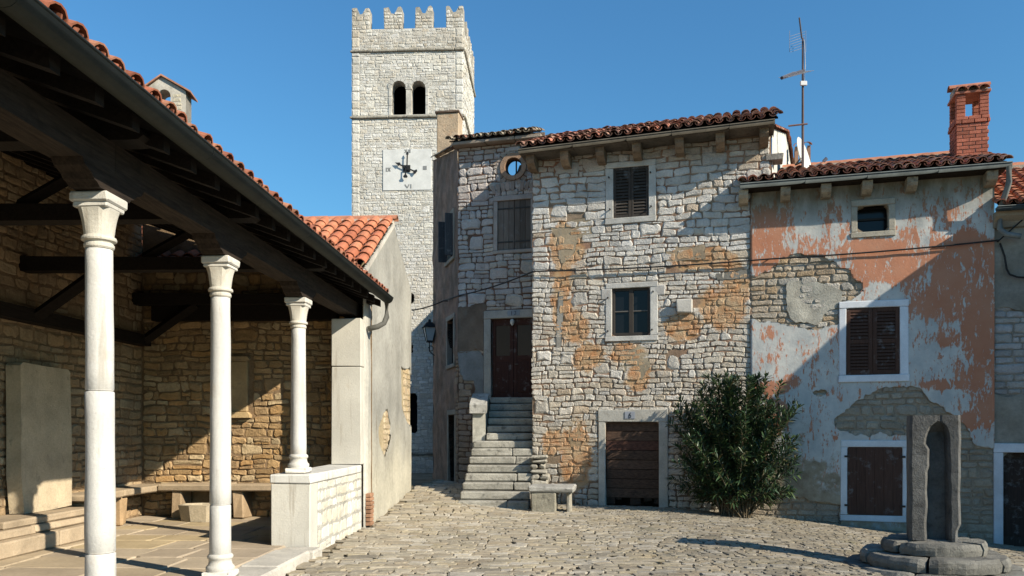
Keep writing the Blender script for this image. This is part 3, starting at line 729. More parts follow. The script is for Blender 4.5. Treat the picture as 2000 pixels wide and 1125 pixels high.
# ------------------------------------------------------------------ plastered house behind the loggia
def plastered_house():
    rng = random.Random(31)
    H = root('plastered_house', 'grey plastered gable house with orange tiled roof beside the loggia', 'house', WG.T(2, -2, 0))
    g0, ap, g1 = (0.0, 4.26), (2.42, 5.62), (4.45, 4.62)
    top = lambda u: lerp(g0[1], ap[1], u / ap[0]) if u < ap[0] else lerp(ap[1], g1[1], (u - ap[0]) / (g1[0] - ap[0]))
    mb = MB(); D = -6.5
    mb.add([WG.T(.49, -.03, -.3), WG.T(g1[0], -.03, -.3), WG.T(*[g1[0], -.03, g1[1]]), WG.T(ap[0], -.03, ap[1]), WG.T(.49, -.03, top(.49) - .03)] +
           [WG.T(.49, D, -.3), WG.T(g1[0], D, -.3), WG.T(g1[0], D, g1[1]), WG.T(ap[0], D, ap[1]), WG.T(.49, D, top(.49) - .03)],
           [(0, 1, 2, 3, 4), (5, 6, 7, 8, 9), (1, 6, 7, 2), (0, 5, 9, 4)], (.40, .32, .2))
    w = mb.build('wall', 'mortar', H)
    hole = WG.poly([(757, 798), (764, 830), (762, 862), (752, 893), (741, 868), (739, 838), (748, 810)])
    hole2 = WG.poly([(783, 715), (790, 722), (802, 718), (806, 832), (797, 828), (786, 800), (784, 760)])
    def field(u, z):
        f = min(u, g1[0] - u + .015 * nz(z * 3, 1), top(u) - z)
        n = .03 * nz(u * 7, z * 7) + .015 * nz(u * 17, z * 17)
        return min(f, -sdpoly(hole, u, z) + n, -sdpoly(hole2, u, z) + n)
    def col(u, z):
        k = nz(u * .9, z * .35, 2); st = nz(u * 3.5, z * .3, 8)
        c = mixc((.40, .385, .34), (.27, .262, .235), clamp(.45 + k * .8 + st * .35))
        c = mixc(c, (.50, .46, .36), sm(1.9, .6, z + .4 * nz(u * 1.3, z, 3)) * .8)      # repaired pale lime zone near the ground
        if u < .28: c = mixc(c, (.58, .55, .48), .75)
        return c
    sheet(WG.T, 0, g1[0], -.2, 5.65, .07, field, .0, .03, col, .012).build('plaster', 'plaster', w, smooth=True)
    ps = []
    for (a, b2, c, d) in ((1.6, 2.9, .8, 2.3), (3.6, 4.42, 1.2, 3.0)):
        for R in lay(rng, a, b2, c, d, h=(.1, .2), w=(.14, .34)):
            m = ((R[0] + R[1]) / 2, (R[2] + R[3]) / 2)
            if max(sdpoly(hole, *m), sdpoly(hole2, *m)) > -.12:
                ps.append(piece(WG.T, R, rng, gap=.03, dep=-.018, var=.004, rough=.2, col=rng.choice([(.50, .38, .23), (.54, .44, .3), (.46, .36, .24)]), back=-.04))
    emit(ps, w, 'warm_stone', 'wall_stone', 'small_wall_stones', 100)
    # brick stump at the foot of the corner
    z = gz(*(WG.T(.1, .06, 0).xy))
    for k in range(8):
        MB().box(WG.T, .02 + rng.uniform(-.01, .01), .24, .004, .10 + rng.uniform(-.01, .008), z + k * .068, z + k * .068 + .06, jc((.36, .20, .12), rng, .8, 1.1), ch=.008, jit=.004, rng=rng).build('brick', 'brick', w)
    # roof: front slope, back slope, ridge
    e = WG.n; s1 = WG.T(ap[0], 0, ap[1]) - WG.T(g0[0], 0, g0[1])
    pal = lambda r, i, j: jc(r.choice([(.50, .18, .095), (.53, .205, .11), (.47, .16, .085)]), r, .86, 1.08)
    cdir = Vector((WG.n.x, WG.n.y, 0))
    P0 = WG.T(-.05, -6.58, g0[1] + .02)
    tiled_roof(rng, P0, cdir, s1, 26, 8, pal, H, dx=.25, dy=.345, w=.225, limit=260, jit=.005)
    s2 = WG.T(ap[0], 0, ap[1]) - WG.T(g1[0], 0, g1[1])
    tiled_roof(rng, WG.T(g1[0] + .05, -6.72, g1[1] - .03), cdir, s2, 26, 6, pal, H, dx=.25, dy=.345, w=.225, limit=20)
    rd = MB()
    for k in range(14):
        P = WG.T(ap[0], -6.4 + k * .46, ap[1] + .06)
        t_ = tile(P, Vector((WG.e.x, WG.e.y, 0)), cdir, Vector((0, 0, 1)), .5, .24, (.50, .22, .13), True, r0=.92, r1=1.0)
        MB().add(*t_).build('ridge_tile', 'tile', H)
    MB().box(WG.T, ap[0] - .14, ap[0] + .14, -6.4, .0, ap[1] - .02, ap[1] + .055, (.55, .5, .42)).build('ridge_mortar', 'plaster', H)
    MB().prism(lambda u, d, z: WG.T(u, d, z), [(0, g0[1] - .0), ap, (ap[0], ap[1] - .07), (0.02, g0[1] - .08)], -.01, .025, (.55, .51, .44)).build('verge_band', 'plaster', H)
plastered_house()

# ------------------------------------------------------------------ bell-cote over the roofs
def bellcote():
    rng = random.Random(3)
    Y = 21.0; X0, X1 = (286 - CX) / F * Y, (383 - CX) / F * Y
    B = Wall(X0, Y, 6)
    H = root('chapel', 'small pale chapel bell gable with an arched opening above the loggia roof', 'chapel', B.T(.5, -1.5, 0))
    u1 = B.pix(363, 200)[0]
    zt = B.pix(316, 150)[1]; zs = B.pix(290, 172)[1]; zr = B.pix(363, 178)[1]; zb = 6.0
    a0, a1, az0, az1 = B.rect(309, 174, 333, 222)
    um = B.pix(316, 150)[0]
    arch = lambda u, z: min(sdrect((a0, a1, az0 - 2, az1 - .12), u, z) if z < az1 - .16 else (a1 - a0) / 2 - math.hypot(u - (a0 + a1) / 2, z - (az1 - .16)), 9)
    def field(u, z):
        f = min(u, u1 - u, lerp(zs, zt, u / um) - z if u < um else lerp(zt, zr, (u - um) / (u1 - um)) - z)
        return min(f, -max(arch(u, z), -9)) if z > az0 else f
    col = lambda u, z: mixc((.56, .53, .47), (.46, .42, .35), clamp(.5 + nz(u * 3, z * 2)))
    for d, th in ((0, .5), (-.5, 0)): mbx = sheet(B.T, 0, u1, zb, zt, .045, field, d, th, col); mbx.build('gable_wall', 'plaster', H)
    MB().add([B.T(u1, 0, zb), B.T(u1, -.5, zb), B.T(u1, -.5, zr), B.T(u1, 0, zr)], [(0, 1, 2, 3)], (.5, .46, .4)).build('gable_side', 'plaster', H)
    ps = [piece(B.T, R, rng, gap=.02, dep=.012, var=.005, rough=.2, col=(.56, .50, .38)) for R in lay(rng, a1 + .04, u1 - .1, az0 - .3, az1 - .1, h=(.08, .13), w=(.1, .22))]
    emit(ps, H, 'stone', 'exposed_stone', 'exposed_stones', 60)
    pl = (.34, .17, .11)
    for (ua, za, ub, zb2) in ((-.06, zs - .03, um, zt), (um, zt, u1 + .14, zr - .06)):
        n = 4
        for k in range(n):
            x0, x1 = lerp(ua, ub, k / n), lerp(ua, ub, (k + 1) / n); y0, y1 = lerp(za, zb2, k / n), lerp(za, zb2, (k + 1) / n)
            MB().prism(B.T, [(x0, y0 + .005), (x1, y1 + .005), (x1, y1 + .05), (x0, y0 + .05)], -.6, .08, jc(pl, rng, .7, 1.3)).build('coping_tile', 'tile', H)
    MB().box(B.T, -3.5, u1 + .0, -6, -.51, 0, zb + .6, (.5, .46, .38)).build('chapel_wall', 'plaster', H)
    MB().prism(B.T, [(-3.8, zb + .62), (u1 + .3, zb + .62), (-1.3, zb + 1.7)], -6.2, -.52, (.36, .16, .09)).build('chapel_roof', 'tile', H)
    MB().box(B.T, 0, u1, -.5, 0, 0, zb, (.5, .46, .38)).build('gable_base', 'plaster', H)
bellcote()

# ------------------------------------------------------------------ tower
def tower():
    rng = random.Random(77)
    S = WT.pix(905, 100)[0]                                # width of a side
    H = root('bell_tower', 'square white stone bell tower with swallowtail battlements and a clock', 'tower', WT.T(S / 2, -S / 2, 0))
    z1 = WT.pix(700, 101)[1]; z2 = WT.pix(700, 230)[1]; zm = WT.pix(700, 58)[1]; zt = WT.pix(700, 17)[1]
    w1 = WT.rect(765, 158, 793, 225); w2 = WT.rect(803, 158, 831, 225); ck = WT.rect(748, 292, 843, 372)
    def arch(r, u, z, g=0):
        rad = (r[1] - r[0]) / 2 + g
        return min(u - r[0] + g, r[1] - u + g, z - r[2] + g) if z < r[3] - rad else rad - math.hypot(u - (r[0] + r[1]) / 2, z - (r[3] - rad))
    slits = [WT.rect(796, 572, 809, 593), WT.rect(796, 672, 807, 690), WT.rect(796, 768, 815, 846)]
    mort = lambda u, z: (.54, .51, .45)
    front = sheet(WT.T, 0, S, -1, zm, .11, lambda u, z: -max(arch(w1, u, z), arch(w2, u, z), *[sdrect(q, u, z) for q in slits]), 0, .45, mort)
    side = Wall(*(WT.o + WT.e * S), 90 - 2.73)
    left = Wall(WT.o.x, WT.o.y, 90 - 2.73, -1)
    for ww in (side, left): front.add([ww.T(0, 0, -1), ww.T(S, 0, -1), ww.T(S, 0, zm), ww.T(0, 0, zm)], [(0, 1, 2, 3)], (.40, .37, .31))
    front.add([WT.T(0, -S, -1), WT.T(S, -S, -1), WT.T(S, -S, zm), WT.T(0, -S, zm)], [(0, 1, 2, 3)], (.40, .37, .31))
    front.add([WT.T(0, 0, zm - .02), WT.T(S, 0, zm - .02), WT.T(S, -S, zm - .02), WT.T(0, -S, zm - .02)], [(0, 1, 2, 3)], (.40, .37, .31))
    wall = front.build('wall', 'mortar', H)
    op = slits + [(w1[0] - .06, w2[1] + .06, w1[2], w1[3] + .04), ck]
    ps = []
    pal = [(.66, .64, .58), (.69, .67, .61), (.62, .60, .54), (.70, .68, .63), (.63, .58, .49), (.67, .64, .56)]
    def colour(u, z):
        c = rng.choice(pal)
        if u < .3 or u > S - .25: c = mixc(c, (.47, .42, .33), .35 * rng.random())
        if z > z1: c = mixc(c, (.40, .33, .24), rng.random() * .6)
        return jc(c, rng, .88, 1.08)
    wob = wobble(.025, 1.6)
    for R in lay(rng, .28, S - .28, -.1, zm, ops=op + [(0, S, z1 - .05, z1 + .05), (0, S, z2 - .05, z2 + .05)], h=(.075, .15), w=(.11, .32), split=.2, big=40):
        ps.append(piece(WT.T, R, rng, gap=.008, dep=.009, var=.0065, rough=.26, col=colour(R[0], R[2]), wob=wob))
    for a, b2 in ((0, .28), (S - .28, S)):                 # corner stones
        for R in lay(rng, a, b2, -.1, zm, ops=[(0, S, z1 - .05, z1 + .05), (0, S, z2 - .05, z2 + .05)], h=(.2, .34), w=(.3, .5), split=0):
            ps.append(piece(WT.T, R, rng, gap=.016, dep=.02, var=.004, rough=.08, col=colour(R[0], R[2]), cut=(.04, .12)))
    for R in lay(rng, 0, S, 2, zm, h=(.12, .24), w=(.2, .6)):
        ps.append(piece(side.T, R, rng, gap=.014, dep=.012, var=.006, rough=.16, col=colour(1, R[2])))
    # merlons with swallow tails
    def merlon(ww, u0, u1):
        c = (u0 + u1) / 2; zn = zt - .20
        pr = [(u0, zm), (u1, zm), (u1, zt), (u1 - .06, zt + .03), (u1 - .15, zt + .01), (c + .06, zn), (c - .06, zn), (u0 + .15, zt + .01), (u0 + .06, zt + .03), (u0, zt)]
        pr = [(x + rng.uniform(-.015, .015), y + rng.uniform(-.02, .02)) for x, y in pr]
        m = MB().prism(ww.T, pr, 0, -.42, (.40, .37, .31)).build('merlon', 'mortar', H)
        pp = []
        for R in lay(rng, u0, u1, zm, zt, h=(.09, .16), w=(.13, .3)):
            if min(sdpoly(pr, x, y) for x in (R[0] + .03, R[1] - .03) for y in (R[2] + .01, R[3] - .01)) < -.012: continue
            pp.append(piece(ww.T, R, rng, gap=.016, dep=.012, var=.006, rough=.2, col=colour(c, zt)))
        emit(pp, m, 'tower_stone', 'stone', 'stones', 80)
    for a, b2 in ((688, 722), (750, 785), (811, 845), (871, 905)):
        merlon(WT, WT.pix(a, 40)[0], min(WT.pix(b2, 40)[0], S))
    back = Wall(*(WT.o - WT.n * S), -2.73)
    ml = WT.pix(722, 40)[0] - WT.pix(688, 40)[0]
    for k in range(4):
        u0 = k * (S - ml) / 3
        if k > 0: merlon(Wall(side.o.x, side.o.y, 90 - 2.73), u0, u0 + ml)
        if 0 < k: merlon(Wall(*(left.o + WT.e * .42), 90 - 2.73), u0, u0 + ml)
        if k not in (0, 3): merlon(Wall(*(back.o + WT.n * .42), -2.73), u0, u0 + ml)
    emit(ps, wall, 'tower_stone', 'stone', 'small_stones', 300)
    # string courses, worn and in lengths
    for zc in (z1, z2, WT.pix(820, 886)[1]):
        for ww in (WT, side):
            u = -.05 if ww is WT else .06
            while u < S + .04:
                l = min(rng.uniform(.5, .9), S + .06 - u)
                MB().box(ww.T, u, u + l - .006, -.02, .075 + rng.uniform(-.012, .012), zc - .045, zc + .04, (.36, .33, .27), ch=.02, jit=.008, rng=rng).build('string_course', 'weathered_stone', H); u += l
    # twin bell openings: voussoirs, shaft, dark bell chamber behind
    for r in (w1, w2):
        rad = (r[1] - r[0]) / 2; cx, cz = (r[0] + r[1]) / 2, r[3] - rad; n = 7
        for k in range(n):
            a, b2 = math.pi * k / n, math.pi * (k + 1) / n
            pr = [(cx + q * math.cos(x), cz + q * math.sin(x)) for q, x in ((rad + .001, a + .02), (rad + .14, a + .02), (rad + .14, b2 - .02), (rad + .001, b2 - .02))]
            MB().prism(WT.T, pr, -.3, .028, (.54, .52, .47)).build('voussoir', 'cut_stone', H)
    for u0, u1 in ((w1[0] - .11, w1[0]), (w2[1], w2[1] + .11)):
        for k in range(3):
            h_ = (w1[3] - w1[2] - .22) / 3; MB().box(WT.T, u0, u1, -.3, .026, w1[2] + k * h_ + .004, w1[2] + (k + 1) * h_ - .004, (.54, .52, .47), ch=.01).build('jamb_stone', 'cut_stone', H)
    cu = (w1[1] + w2[0]) / 2
    Tc = lambda x, y, z: WT.T(cu + x, -.16 + y, z)
    mb = MB(); mb.lathe(Tc, [(.085, w1[2]), (.085, w1[2] + .08), (.062, w1[2] + .1), (.058, w1[3] - .46), (.07, w1[3] - .44), (.062, w1[3] - .42), (.10, w1[3] - .30)], 14, (.54, .51, .45))
    mb.box(WT.T, cu - .115, cu + .115, -.33, .02, w1[3] - .30, w1[3] - .2, (.54, .51, .45), ch=.01); mb.build('window_shaft', 'cut_stone', H)
    MB().box(WT.T, w1[0] - .15, w2[1] + .15, -.34, .05, w1[2] - .09, w1[2], (.5, .48, .43), ch=.012).build('window_sill', 'cut_stone', H)
    mb = MB(); mb.add([WT.T(.4, -1.6, w1[2] - .5), WT.T(S - .4, -1.6, w1[2] - .5), WT.T(S - .4, -1.6, w1[3] + .6), WT.T(.4, -1.6, w1[3] + .6)], [(0, 1, 2, 3)]); mb.build('chamber_wall', 'dark_void', H)
    for q in slits: MB().box(WT.T, q[0] - .1, q[1] + .1, -.5, -.44, q[2] - .1, q[3] + .1, (.03, .03, .03)).build('slit_back', 'dark_void', H)
    # clock
    cf = MB().box(WT.T, ck[0], ck[1], -.02, .03, ck[2], ck[3], (.66, .66, .63), ch=.01).build('clock_face', 'paint', H)
    cu, cz = WT.pix(795, 330); k = 28.0 / F * 110 / 1238      # metres per pixel of the close view
    def stroke(x0, y0, x1, y1, w, d, name, m, c):
        a, b2 = (cu + (x0 - 618) * k, cz - (y0 - 560) * k), (cu + (x1 - 618) * k, cz - (y1 - 560) * k)
        dx, dz = b2[0] - a[0], b2[1] - a[1]; l = math.hypot(dx, dz); nx, nzz = -dz / l * w / 2, dx / l * w / 2
        MB().prism(WT.T, [(a[0] + nx, a[1] + nzz), (b2[0] + nx, b2[1] + nzz), (b2[0] - nx, b2[1] - nzz), (a[0] - nx, a[1] - nzz)], d, d + .008, c).build(name, m, cf)
    g = (.25, .25, .24)
    for s_ in ((170, 530, 170, 615), (200, 530, 255, 615), (255, 530, 200, 615), (985, 505, 985, 590), (1015, 505, 1015, 590), (1046, 505, 1046, 590),
               (575, 905, 628, 980), (628, 980, 668, 905), (708, 900, 708, 990), (575, 140, 625, 212), (625, 140, 575, 212), (660, 140, 660, 212), (690, 140, 690, 212)):
        stroke(*s_, .034, .031, 'numeral', 'paint', g)
    blk = (.012, .013, .014)
    stroke(618, 485, 618, 635, .25, .05, 'hand_hub', 'iron', blk)
    stroke(630, 560, 640, 215, .045, .13, 'minute_hand', 'iron', blk); stroke(604, 560, 597, 750, .045, .13, 'minute_hand_tail', 'iron', blk)
    stroke(618, 555, 400, 450, .05, .10, 'hour_hand_tail', 'iron', blk); stroke(618, 558, 830, 650, .05, .10, 'hour_hand', 'iron', blk)
    def blob(pts, d):
        MB().prism(WT.T, [(cu + (x - 618) * k, cz - (y - 560) * k) for x, y in pts], d, d + .012, blk).build('hand_tip', 'iron', cf)
    blob([(640, 200), (672, 262), (638, 292), (602, 265)], .125); blob([(600, 680), (648, 750), (630, 778), (566, 778), (544, 747)], .125)
    blob([(755, 622), (845, 592), (855, 632), (804, 695), (770, 672)], .095); blob([(362, 436), (475, 437), (490, 472), (440, 515), (408, 480)], .095)
tower()

# ------------------------------------------------------------------ shared house parts
def reveal(T, r, depth, parent, col=(.3, .26, .2), m='mortar'):
    u0, u1, z0, z1 = r; mb = MB()
    vs = [T(u, d, z) for d in (.0, -depth) for u, z in ((u0, z0), (u1, z0), (u1, z1), (u0, z1))]
    mb.add(vs, [(0, 1, 5, 4), (1, 2, 6, 5), (2, 3, 7, 6), (3, 0, 4, 7), (4, 5, 6, 7)], col)
    return mb.build('reveal', m, parent)
def stone_frame(T, outer, inner, parent, rng, col, d=.03, m='cut_stone', name='window_frame'):
    """four dressed stones round an opening"""
    o, i = outer, inner; c = lambda: jc(col, rng, .93, 1.05)
    fr = MB().box(T, o[0], o[1], -.12, d, i[3], o[3], c(), ch=.010, jit=.005, rng=rng).build(name, m, parent)
    for k in ((o[0], i[0], i[2], i[3] - .004), (i[1], o[1], i[2], i[3] - .004)):
        MB().box(T, k[0], k[1], -.12, d - .004, k[2], k[3], c(), ch=.010, jit=.004, rng=rng).build('jamb_stone', m, fr)
    if o[2] < i[2] - .01: MB().box(T, o[0] - .01, o[1] + .01, -.12, d + .012, o[2], i[2] - .004, c(), ch=.010, jit=.005, rng=rng).build('sill_stone', m, fr)
    return fr
def louvre_leaf(T, u0, u1, z0, z1, d, parent, col, n=None, mid=False, st=.055):
    """one shutter leaf: frame rails plus single slats"""
    mb = MB()
    mb.box(T, u0, u0 + st, d, d + .035, z0, z1, col, ch=.004); mb.box(T, u1 - st, u1, d, d + .035, z0, z1, col, ch=.004)
    mb.box(T, u0 + st, u1 - st, d + .003, d + .032, z0, z0 + st * 1.2, col); mb.box(T, u0 + st, u1 - st, d + .003, d + .032, z1 - st, z1, col)
    mb.box(T, u0 + st, u1 - st, d - .004, d + .000, z0 + st, z1 - st, tuple(q * .35 for q in col))
    zs = [(z0 + st * 1.2, z1 - st)]
    if mid: zm = lerp(z0, z1, .5); mb.box(T, u0 + st, u1 - st, d + .003, d + .032, zm - st * .5, zm + st * .5, col); zs = [(z0 + st * 1.2, zm - st * .5), (zm + st * .5, z1 - st)]
    sh = mb.build('shutter', 'wood_shutter', parent)
    for a, b2 in zs:
        k = max(3, int((b2 - a) / .062)) if n is None else n
        for i in range(k):
            z = lerp(a, b2, (i + .5) / k); h = (b2 - a) / k
            q = MB(); u_a, u_b = u0 + st + .001, u1 - st - .001
            vs = [T(u, dd, zz) for u in (u_a, u_b) for dd, zz in ((d + .004, z + h * .42), (d + .010, z + h * .46), (d + .034, z - h * .30), (d + .028, z - h * .34))]
            q.add(vs, [(0, 1, 2, 3), (4, 5, 6, 7), (0, 1, 5, 4), (1, 2, 6, 5), (2, 3, 7, 6), (3, 0, 4, 7)], col); q.build('slat', 'wood_shutter', sh)
    return sh
def gutter(T, u0, u1, z0, z1, d, parent, col, r=.075, name='gutter'):
    mb = MB(); seg = 7; vs = []; fs = []
    for u, z in ((u0, z0), (u1, z1)):
        for rr in (r, r - .006):
            for k in range(seg + 1):
                a = math.pi * (1 + k / seg); vs.append(T(u, d + rr * math.cos(a), z + rr * math.sin(a)))
    m = seg + 1
    for k in range(seg): fs += [(k, k + 1, 2 * m + k + 1, 2 * m + k), (m + k, m + k + 1, 3 * m + k + 1, 3 * m + k), (k, k + 1, m + k + 1, m + k), (2 * m + k, 2 * m + k + 1, 3 * m + k + 1, 3 * m + k)]
    fs += [tuple(range(m)), tuple(range(2 * m, 3 * m))]
    mb.add(vs, fs, col); mb.tube([T(u0, d + r, z0 + .004), T(u1, d + r, z1 + .004)], .011, 6, col)
    return mb.build(name, 'metal', parent, smooth=True)
def corbel(T, u, w, z0, z1, out, parent, col, rng, m='weathered_stone'):
    pr = [(0, z0), (out * .55, z0 + .01), (out * .9, lerp(z0, z1, .35)), (out, lerp(z0, z1, .6)), (out, z1), (0, z1)]
    mb = MB(); mb.prism(lambda a, b2, z: T(u + b2, a, z), pr, 0, w, col)
    return mb.build('eave_corbel', m, parent)
def pin(T, u, z, d, parent, r=.016):
    MB().tube([T(u, d - .02, z), T(u, d + .05, z)], r, 6, (.02, .018, .016)).build('iron_pin', 'iron', parent)
def body(T, u0, u1, z0, z1, depth, parent, col=(.3, .26, .2), name='rear_wall', zb=None):
    zb = z1 if zb is None else zb; mb = MB()
    mb.add([T(u0, 0, z0), T(u0, -depth, z0), T(u0, -depth, zb), T(u0, 0, z1), T(u1, 0, z0), T(u1, -depth, z0), T(u1, -depth, zb), T(u1, 0, z1)], [(0, 1, 2, 3), (4, 5, 6, 7), (1, 5, 6, 2)], col)
    return mb.build(name, 'mortar', parent)

DARKTILE = lambda r, i, j: jc(r.choice([(.36, .15, .10), (.42, .17, .11), (.30, .16, .115), (.46, .27, .19), (.24, .13, .10)]), r, .65, 1.2)
OLDTILE = lambda r, i, j: jc(r.choice([(.26, .19, .13), (.32, .27, .20), (.22, .16, .11), (.36, .30, .22), (.25, .13, .09)]), r, .65, 1.2)

# ------------------------------------------------------------------ main stone house
def main_house():
    rng = random.Random(101)
    H = root('stone_house', 'rubble stone house with two windows above a boarded cellar door numbered 6', 'house', W.T(2.3, -2, 0))
    U1 = W.pix(1466, 700)[0]; U2 = W.pix(1507, 300)[0]; ZR = W.pix(1507, 345)[1]
    ez = lambda u: lerp(7.40, 7.49, u / U2)
    wu_o, wu = W.rect(1183, 315, 1281, 436), W.rect(1198, 326, 1267, 424)
    wl_o, wl = W.rect(1183, 552, 1285, 666), W.rect(1195, 562, 1270, 656)
    dr_o, dr = W.rect(1169, 800, 1305, 990), W.rect(1183, 824, 1287, 990)
    ops = [wu_o, wl_o, (dr_o[0], dr_o[1], -.3, dr_o[3])]
    # old ochre render left in the joints: patches with their own outline, given in picture columns and rows
    och = [(1105, 480, 48, 60), (1098, 585, 26, 110), (1130, 640, 30, 40), (1125, 890, 42, 90), (1075, 860, 25, 40), (1370, 505, 75, 32), (1410, 600, 60, 60), (1335, 640, 45, 35), (1225, 690, 45, 26), (1245, 735, 34, 40), (1440, 560, 30, 70), (1150, 700, 40, 40)]
    och = [(*W.pix(x, y), a * 17 / F, b2 * 16.5 / F) for x, y, a, b2 in och]
    def omask(u, z):
        m = 0
        for x, y, a, b2 in och: m = max(m, 1 - ((u - x) / a) ** 2 - ((z - y) / b2) ** 2)
        return clamp(m * 1.3 + .35 * nz(u * 4, z * 4, 9) + .05)
    def mcol(u, z):
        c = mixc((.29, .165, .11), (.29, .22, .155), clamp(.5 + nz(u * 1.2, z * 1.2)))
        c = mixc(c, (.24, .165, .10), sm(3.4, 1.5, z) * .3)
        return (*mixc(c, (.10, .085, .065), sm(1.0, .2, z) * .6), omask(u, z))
    def field(u, z):
        f = min(u, (U2 if z > ZR else U1 + .05) - u, ez(u) - z)
        return min(f, -max(sdrect(wu, u, z), sdrect(wl, u, z), sdrect((dr[0], dr[1], -1, dr[3]), u, z)))
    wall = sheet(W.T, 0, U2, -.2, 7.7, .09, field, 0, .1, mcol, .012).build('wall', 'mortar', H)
    body(W.T, .0, U1 + .04, -.2, 7.4, 5.2, H, zb=7.4)
    pal = [(.62, .58, .515), (.60, .565, .51), (.65, .61, .55), (.57, .51, .43), (.61, .545, .45), (.56, .53, .48), (.60, .55, .475)]
    wob = wobble(.055, 1.3)
    ps = []
    def colour(u, z):
        c = rng.choice(pal)
        c = mixc(c, (.58, .57, .555), .5 * sm(4.6, 5.6, z))
        o = omask(u, z)
        if rng.random() < o * .6: c = mixc(c, rng.choice([(.46, .32, .19), (.46, .37, .26)]), rng.uniform(.2, .6))
        c = mixc(c, (.46, .37, .26), .35 * rng.random() * sm(4.8, 3.0, z))
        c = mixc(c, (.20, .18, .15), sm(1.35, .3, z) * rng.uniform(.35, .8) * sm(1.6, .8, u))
        if z > 7.0: c = mixc(c, (.36, .27, .18), rng.random() * .6)
        return jc(c, rng, .85, 1.08)
    zone = [(0, U1, -.15, 4.62, (.085, .18), (.12, .36), .22), (0, U1, 4.62, ZR, (.10, .19), (.17, .44), .16)]
    zone.append((0, U2, ZR, 7.42, (.10, .19), (.18, .46), .12))
    for (a, b2, c, d, h, w, sp) in zone:
        for R in lay(rng, a - .01, b2, c, d, ops=ops, h=h, w=w, split=sp, big=12 if c < 0 else 4):
            u, z = (R[0] + R[1]) / 2, (R[2] + R[3]) / 2
            o = omask(u, z)
            buried = rng.random() < o * .10                 # stones still hidden under old render
            if buried: continue
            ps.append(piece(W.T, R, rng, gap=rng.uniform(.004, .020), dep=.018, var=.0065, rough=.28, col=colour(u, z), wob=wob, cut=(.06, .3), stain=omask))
    emit(ps, wall, 'stone', 'stone', 'small_stones', 300)
    # leftover render: thin irregular skins
    def skin(name, poly, col, d=.016, m='plaster', n=.06):
        P = W.poly(poly); us = [p[0] for p in P]; zs = [p[1] for p in P]
        f = lambda u, z: sdpoly(P, u, z) + n * nz(u * 5, z * 5, 2) + n * .5 * nz(u * 13, z * 13, 4)
        sheet(W.T, min(us) - .1, max(us) + .1, min(zs) - .1, max(zs) + .1, .04, f, d, .04, lambda u, z: mixc(col, tuple(q * .75 for q in col), clamp(.5 + nz(u * 3, z * 3))), .012).build(name, m, wall, smooth=True)
    skin('old_render', [(1072, 440), (1150, 425), (1160, 455), (1130, 470), (1118, 500), (1095, 520), (1088, 470)], (.40, .32, .22))
    skin('old_render', [(1300, 485), (1375, 480), (1380, 505), (1330, 510), (1300, 520)], (.36, .28, .19))
    skin('old_render', [(1395, 535), (1465, 525), (1465, 545), (1400, 548)], (.27, .25, .215), n=.03)
    skin('cement_strip', [(1091, 565), (1101, 562), (1099, 640), (1092, 720), (1086, 720), (1086, 650)], (.34, .32, .28), n=.02)
    skin('old_render', [(1210, 680), (1260, 672), (1272, 710), (1258, 740), (1225, 740), (1212, 712)], (.40, .33, .23), d=.015)
    skin('old_render', [(1112, 815), (1130, 810), (1136, 850), (1140, 880), (1122, 890), (1108, 860)], (.42, .30, .18), d=.012)
    # windows
    dk = (.045, .04, .036)
    fr = stone_frame(W.T, wu_o, wu, H, rng, (.50, .485, .45), name='window_frame'); reveal(W.T, wu, .25, H)
    um = (wu[0] + wu[1]) / 2
    for a, b2 in ((wu[0] + .004, um - .004), (um + .004, wu[1] - .004)): louvre_leaf(W.T, a, b2, wu[2] + .005, wu[3] - .005, -.03, H, (.05, .042, .036), mid=False, st=.05)
    for x, y in ((1190, 348), (1271, 338), (1192, 410), (1272, 404)): pin(W.T, *W.pix(x, y), .03, H)
    stone_frame(W.T, wl_o, wl, H, rng, (.52, .50, .46), name='window_frame'); reveal(W.T, wl, .25, H)
    MB().box(W.T, wl_o[0] - .09, wl[0] - .02, -.1, .028, wl[3] - .22, wl[3] - .01, (.5, .47, .43), ch=.01, jit=.006, rng=rng).build('jamb_stone', 'cut_stone', H)
    MB().box(W.T, wl[1] + .02, wl_o[1] + .16, -.1, .026, wl[3] - .18, wl[3] + .03, (.5, .47, .43), ch=.02, jit=.02, rng=rng).build('jamb_stone', 'cut_stone', H)
    fm = MB(); fc = (.045, .038, .032); um = (wl[0] + wl[1]) / 2
    for a, b2, c, d in ((wl[0], wl[0] + .06, wl[2], wl[3]), (wl[1] - .06, wl[1], wl[2], wl[3]), (um - .045, um + .045, wl[2], wl[3]), (wl[0] + .06, wl[1] - .06, wl[2], wl[2] + .07), (wl[0] + .06, wl[1] - .06, wl[3] - .05, wl[3])):
        fm.box(W.T, a, b2, -.09, -.03 - .002 * (b2 - a), c, d, fc, ch=.005)
    zc = lerp(wl[2], wl[3], .52); fm.box(W.T, wl[0] + .06, um - .045, -.085, -.04, zc - .012, zc + .012, (.12, .11, .1)); fm.box(W.T, um + .045, wl[1] - .06, -.085, -.04, zc - .012, zc + .012, (.12, .11, .1))
    fo = fm.build('window_sash', 'paint', H)
    for a, b2 in ((wl[0] + .06, um - .045), (um + .045, wl[1] - .06)):
        for c, d in ((wl[2] + .07, zc - .012), (zc + .012, wl[3] - .05)):
            MB().box(W.T, a, b2, -.075, -.07, c, d, (.02, .02, .02)).build('pane', 'glass_dark', fo)
    for x, y in ((1188, 582), (1276, 570), (1188, 647), (1274, 644)): pin(W.T, *W.pix(x, y), .03, H)
